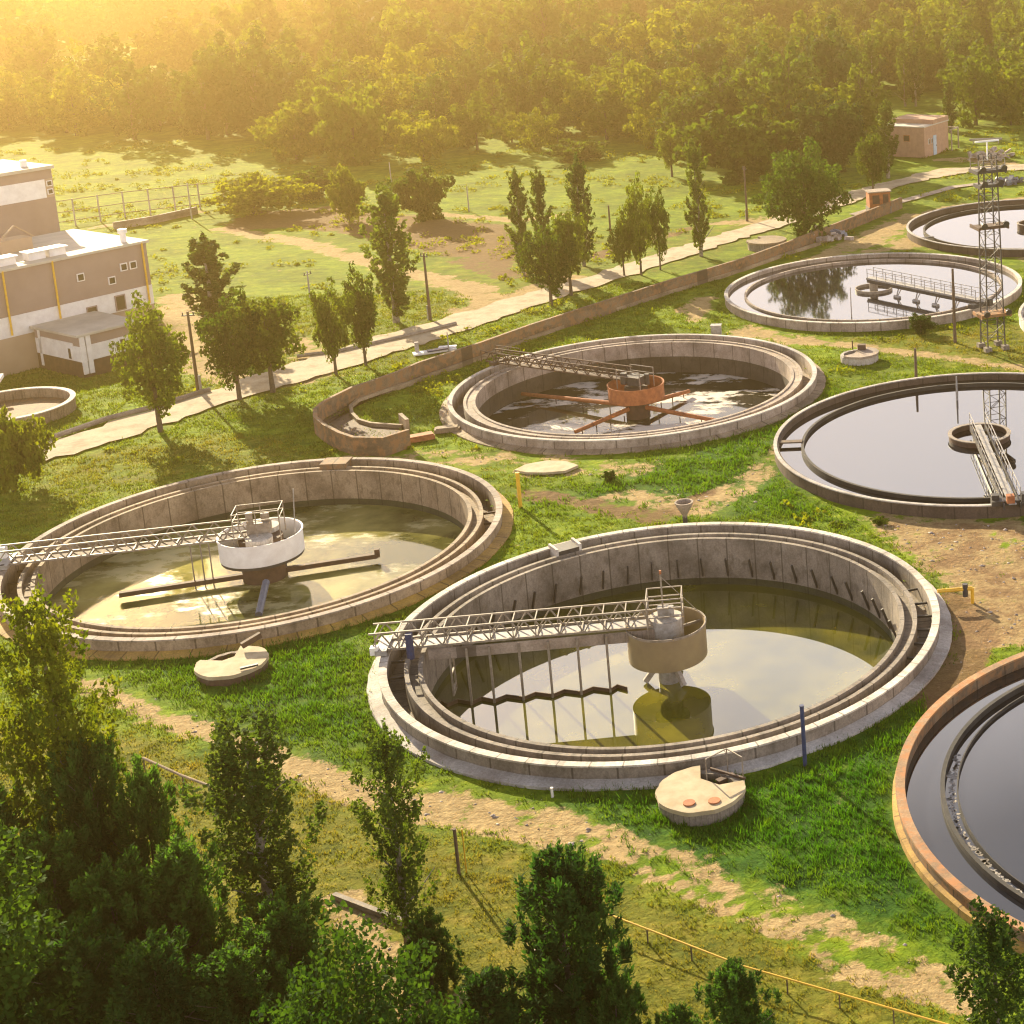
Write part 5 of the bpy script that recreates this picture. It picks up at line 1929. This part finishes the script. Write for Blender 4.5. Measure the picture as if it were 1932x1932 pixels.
# the wood beyond the meadow
EDGE_X = [-300, 0, 470, 500, 760, 1000, 1180, 1245, 1470, 1600, 1700, 1800, 1940, 2300]
EDGE_Y = [262, 266, 262, 285, 292, 290, 262, 300, 322, 285, 248, 240, 245, 245]
cand = []
yy = 236.0
row = 0
while yy < 1000:
    step = 8.6 + (yy - 236) * .012
    xx = -560 + (row % 2) * step * .5
    while xx < 120:
        x = xx + random.uniform(-.38, .38) * step
        y = yy + random.uniform(-.38, .38) * step
        xx += step
        u, v = PX((x, y, 0))
        if not (-90 < u < 2030) or v < -55:
            continue
        if v > np.interp(u, EDGE_X, EDGE_Y):
            continue
        # a sunny clearing on the slope in the upper middle
        if ((u - 1230) / 120) ** 2 + ((v - 118) / 14) ** 2 < 1:
            continue
        if mnoise.noise((x * .016, y * .011, 7.0)) > (.02 if u < 760 and v > 160 else .22) + (.25 if v > 230 else 0):
            continue
        if 1660 < u < 1840 and v > 215:
            continue
        cand.append((math.hypot(x, y), x, y, u, v, step))
    yy += step * .88
    row += 1
cand.sort()
NIND = 282
WOODG = 'trees of the wood beyond the meadow'
for d, x, y, u, v, step in cand[:NIND]:
    nz_ = mnoise.noise((x * .02, y * .02, 4.0)) + .5 * mnoise.noise((x * .07, y * .07, 1.0))
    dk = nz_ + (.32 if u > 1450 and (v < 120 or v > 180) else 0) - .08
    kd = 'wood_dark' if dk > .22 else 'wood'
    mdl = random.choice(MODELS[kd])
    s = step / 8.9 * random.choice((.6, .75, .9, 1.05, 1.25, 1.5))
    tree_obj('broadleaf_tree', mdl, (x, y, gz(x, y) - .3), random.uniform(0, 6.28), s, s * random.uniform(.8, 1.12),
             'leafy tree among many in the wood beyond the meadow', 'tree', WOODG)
for bx, by, ty, lb in ((1510, 215, 118, 0), (1545, 210, 126, 0), (1598, 212, 132, 0), (1648, 222, 68, 1), (1708, 200, 84, 0), (1728, 200, 90, 0), (1792, 250, 150, 2), (1385, 250, 160, 0)):
    lab = ['slender poplar rising out of the wood in the upper right', 'tallest dark poplar rising out of the wood left of the pink house', 'narrow dark poplar right behind the pink house'][lb]
    plant('wood_poplar', 0, bx, by, ty, 30 if lb != 1 else 36, lab, 'poplar_tree', group='slender poplars in the wood' if lb == 0 else None)

# the rest of the wood reads as one mass
rng = np.random.default_rng(5)
LOW = [make_broad(200 + s, 800, .75, 'leaf_mid', 10.0, 9.5, .02, 12, 1.0, .5, -.5)[0] for s in range(3)]
LV, LQ = [], []
for me in LOW:
    a = np.empty(len(me.vertices) * 3, np.float32)
    me.vertices.foreach_get('co', a)
    LV.append(a.reshape(-1, 3))
Vs = {0: [], 1: []}
for d, x, y, u, v, step in cand[NIND:]:
    nz_ = mnoise.noise((x * .02, y * .02, 4.0)) + .5 * mnoise.noise((x * .07, y * .07, 1.0))
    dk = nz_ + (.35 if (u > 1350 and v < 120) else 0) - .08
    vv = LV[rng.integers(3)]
    s = step / 8.4 * rng.choice((.65, .85, 1.0, 1.2, 1.5))
    a = rng.uniform(0, 6.28)
    ca, sa = math.cos(a), math.sin(a)
    sz = s * rng.uniform(.8, 1.15)
    o3 = np.stack([x + s * (vv[:, 0] * ca - vv[:, 1] * sa), y + s * (vv[:, 0] * sa + vv[:, 1] * ca), gz(x, y) - .3 + sz * vv[:, 2]], 1)
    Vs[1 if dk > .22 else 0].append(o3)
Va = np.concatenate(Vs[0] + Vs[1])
n0 = sum(len(a) for a in Vs[0]) // 4
Qa = np.arange(len(Va)).reshape(-1, 4)
wm = npmesh('far_wood', Va, Qa, M['leaf_mid'])
wm.materials.append(M['leaf_dark'])
mi = np.zeros(len(Qa), np.int32)
mi[n0:] = 1
wm.polygons.foreach_set('material_index', mi)
o = bpy.data.objects.new('far_wood', wm)
COL.objects.link(o)
tag(o, kind='stuff')

# ------------------------------------------------------------------ haze added for the glow
k = NT('glow_haze')
k.t.nodes.remove(k.b)
pv = k.n('ShaderNodeVolumePrincipled')
pv.inputs['Color'].default_value = (1.0, 0.67, 0.25, 1)  # orange tint gives the added haze its warm glow towards the sun
pv.inputs['Density'].default_value = 0.00062
pv.inputs['Anisotropy'].default_value = 0.88
k.l(pv.outputs[0], k.out.inputs['Volume'])
m = MB()
m.box((-200, 625, 22.0), (2260, 1790, 58.0))
hz = m.build('haze', k.m)
tag(hz, kind='stuff')
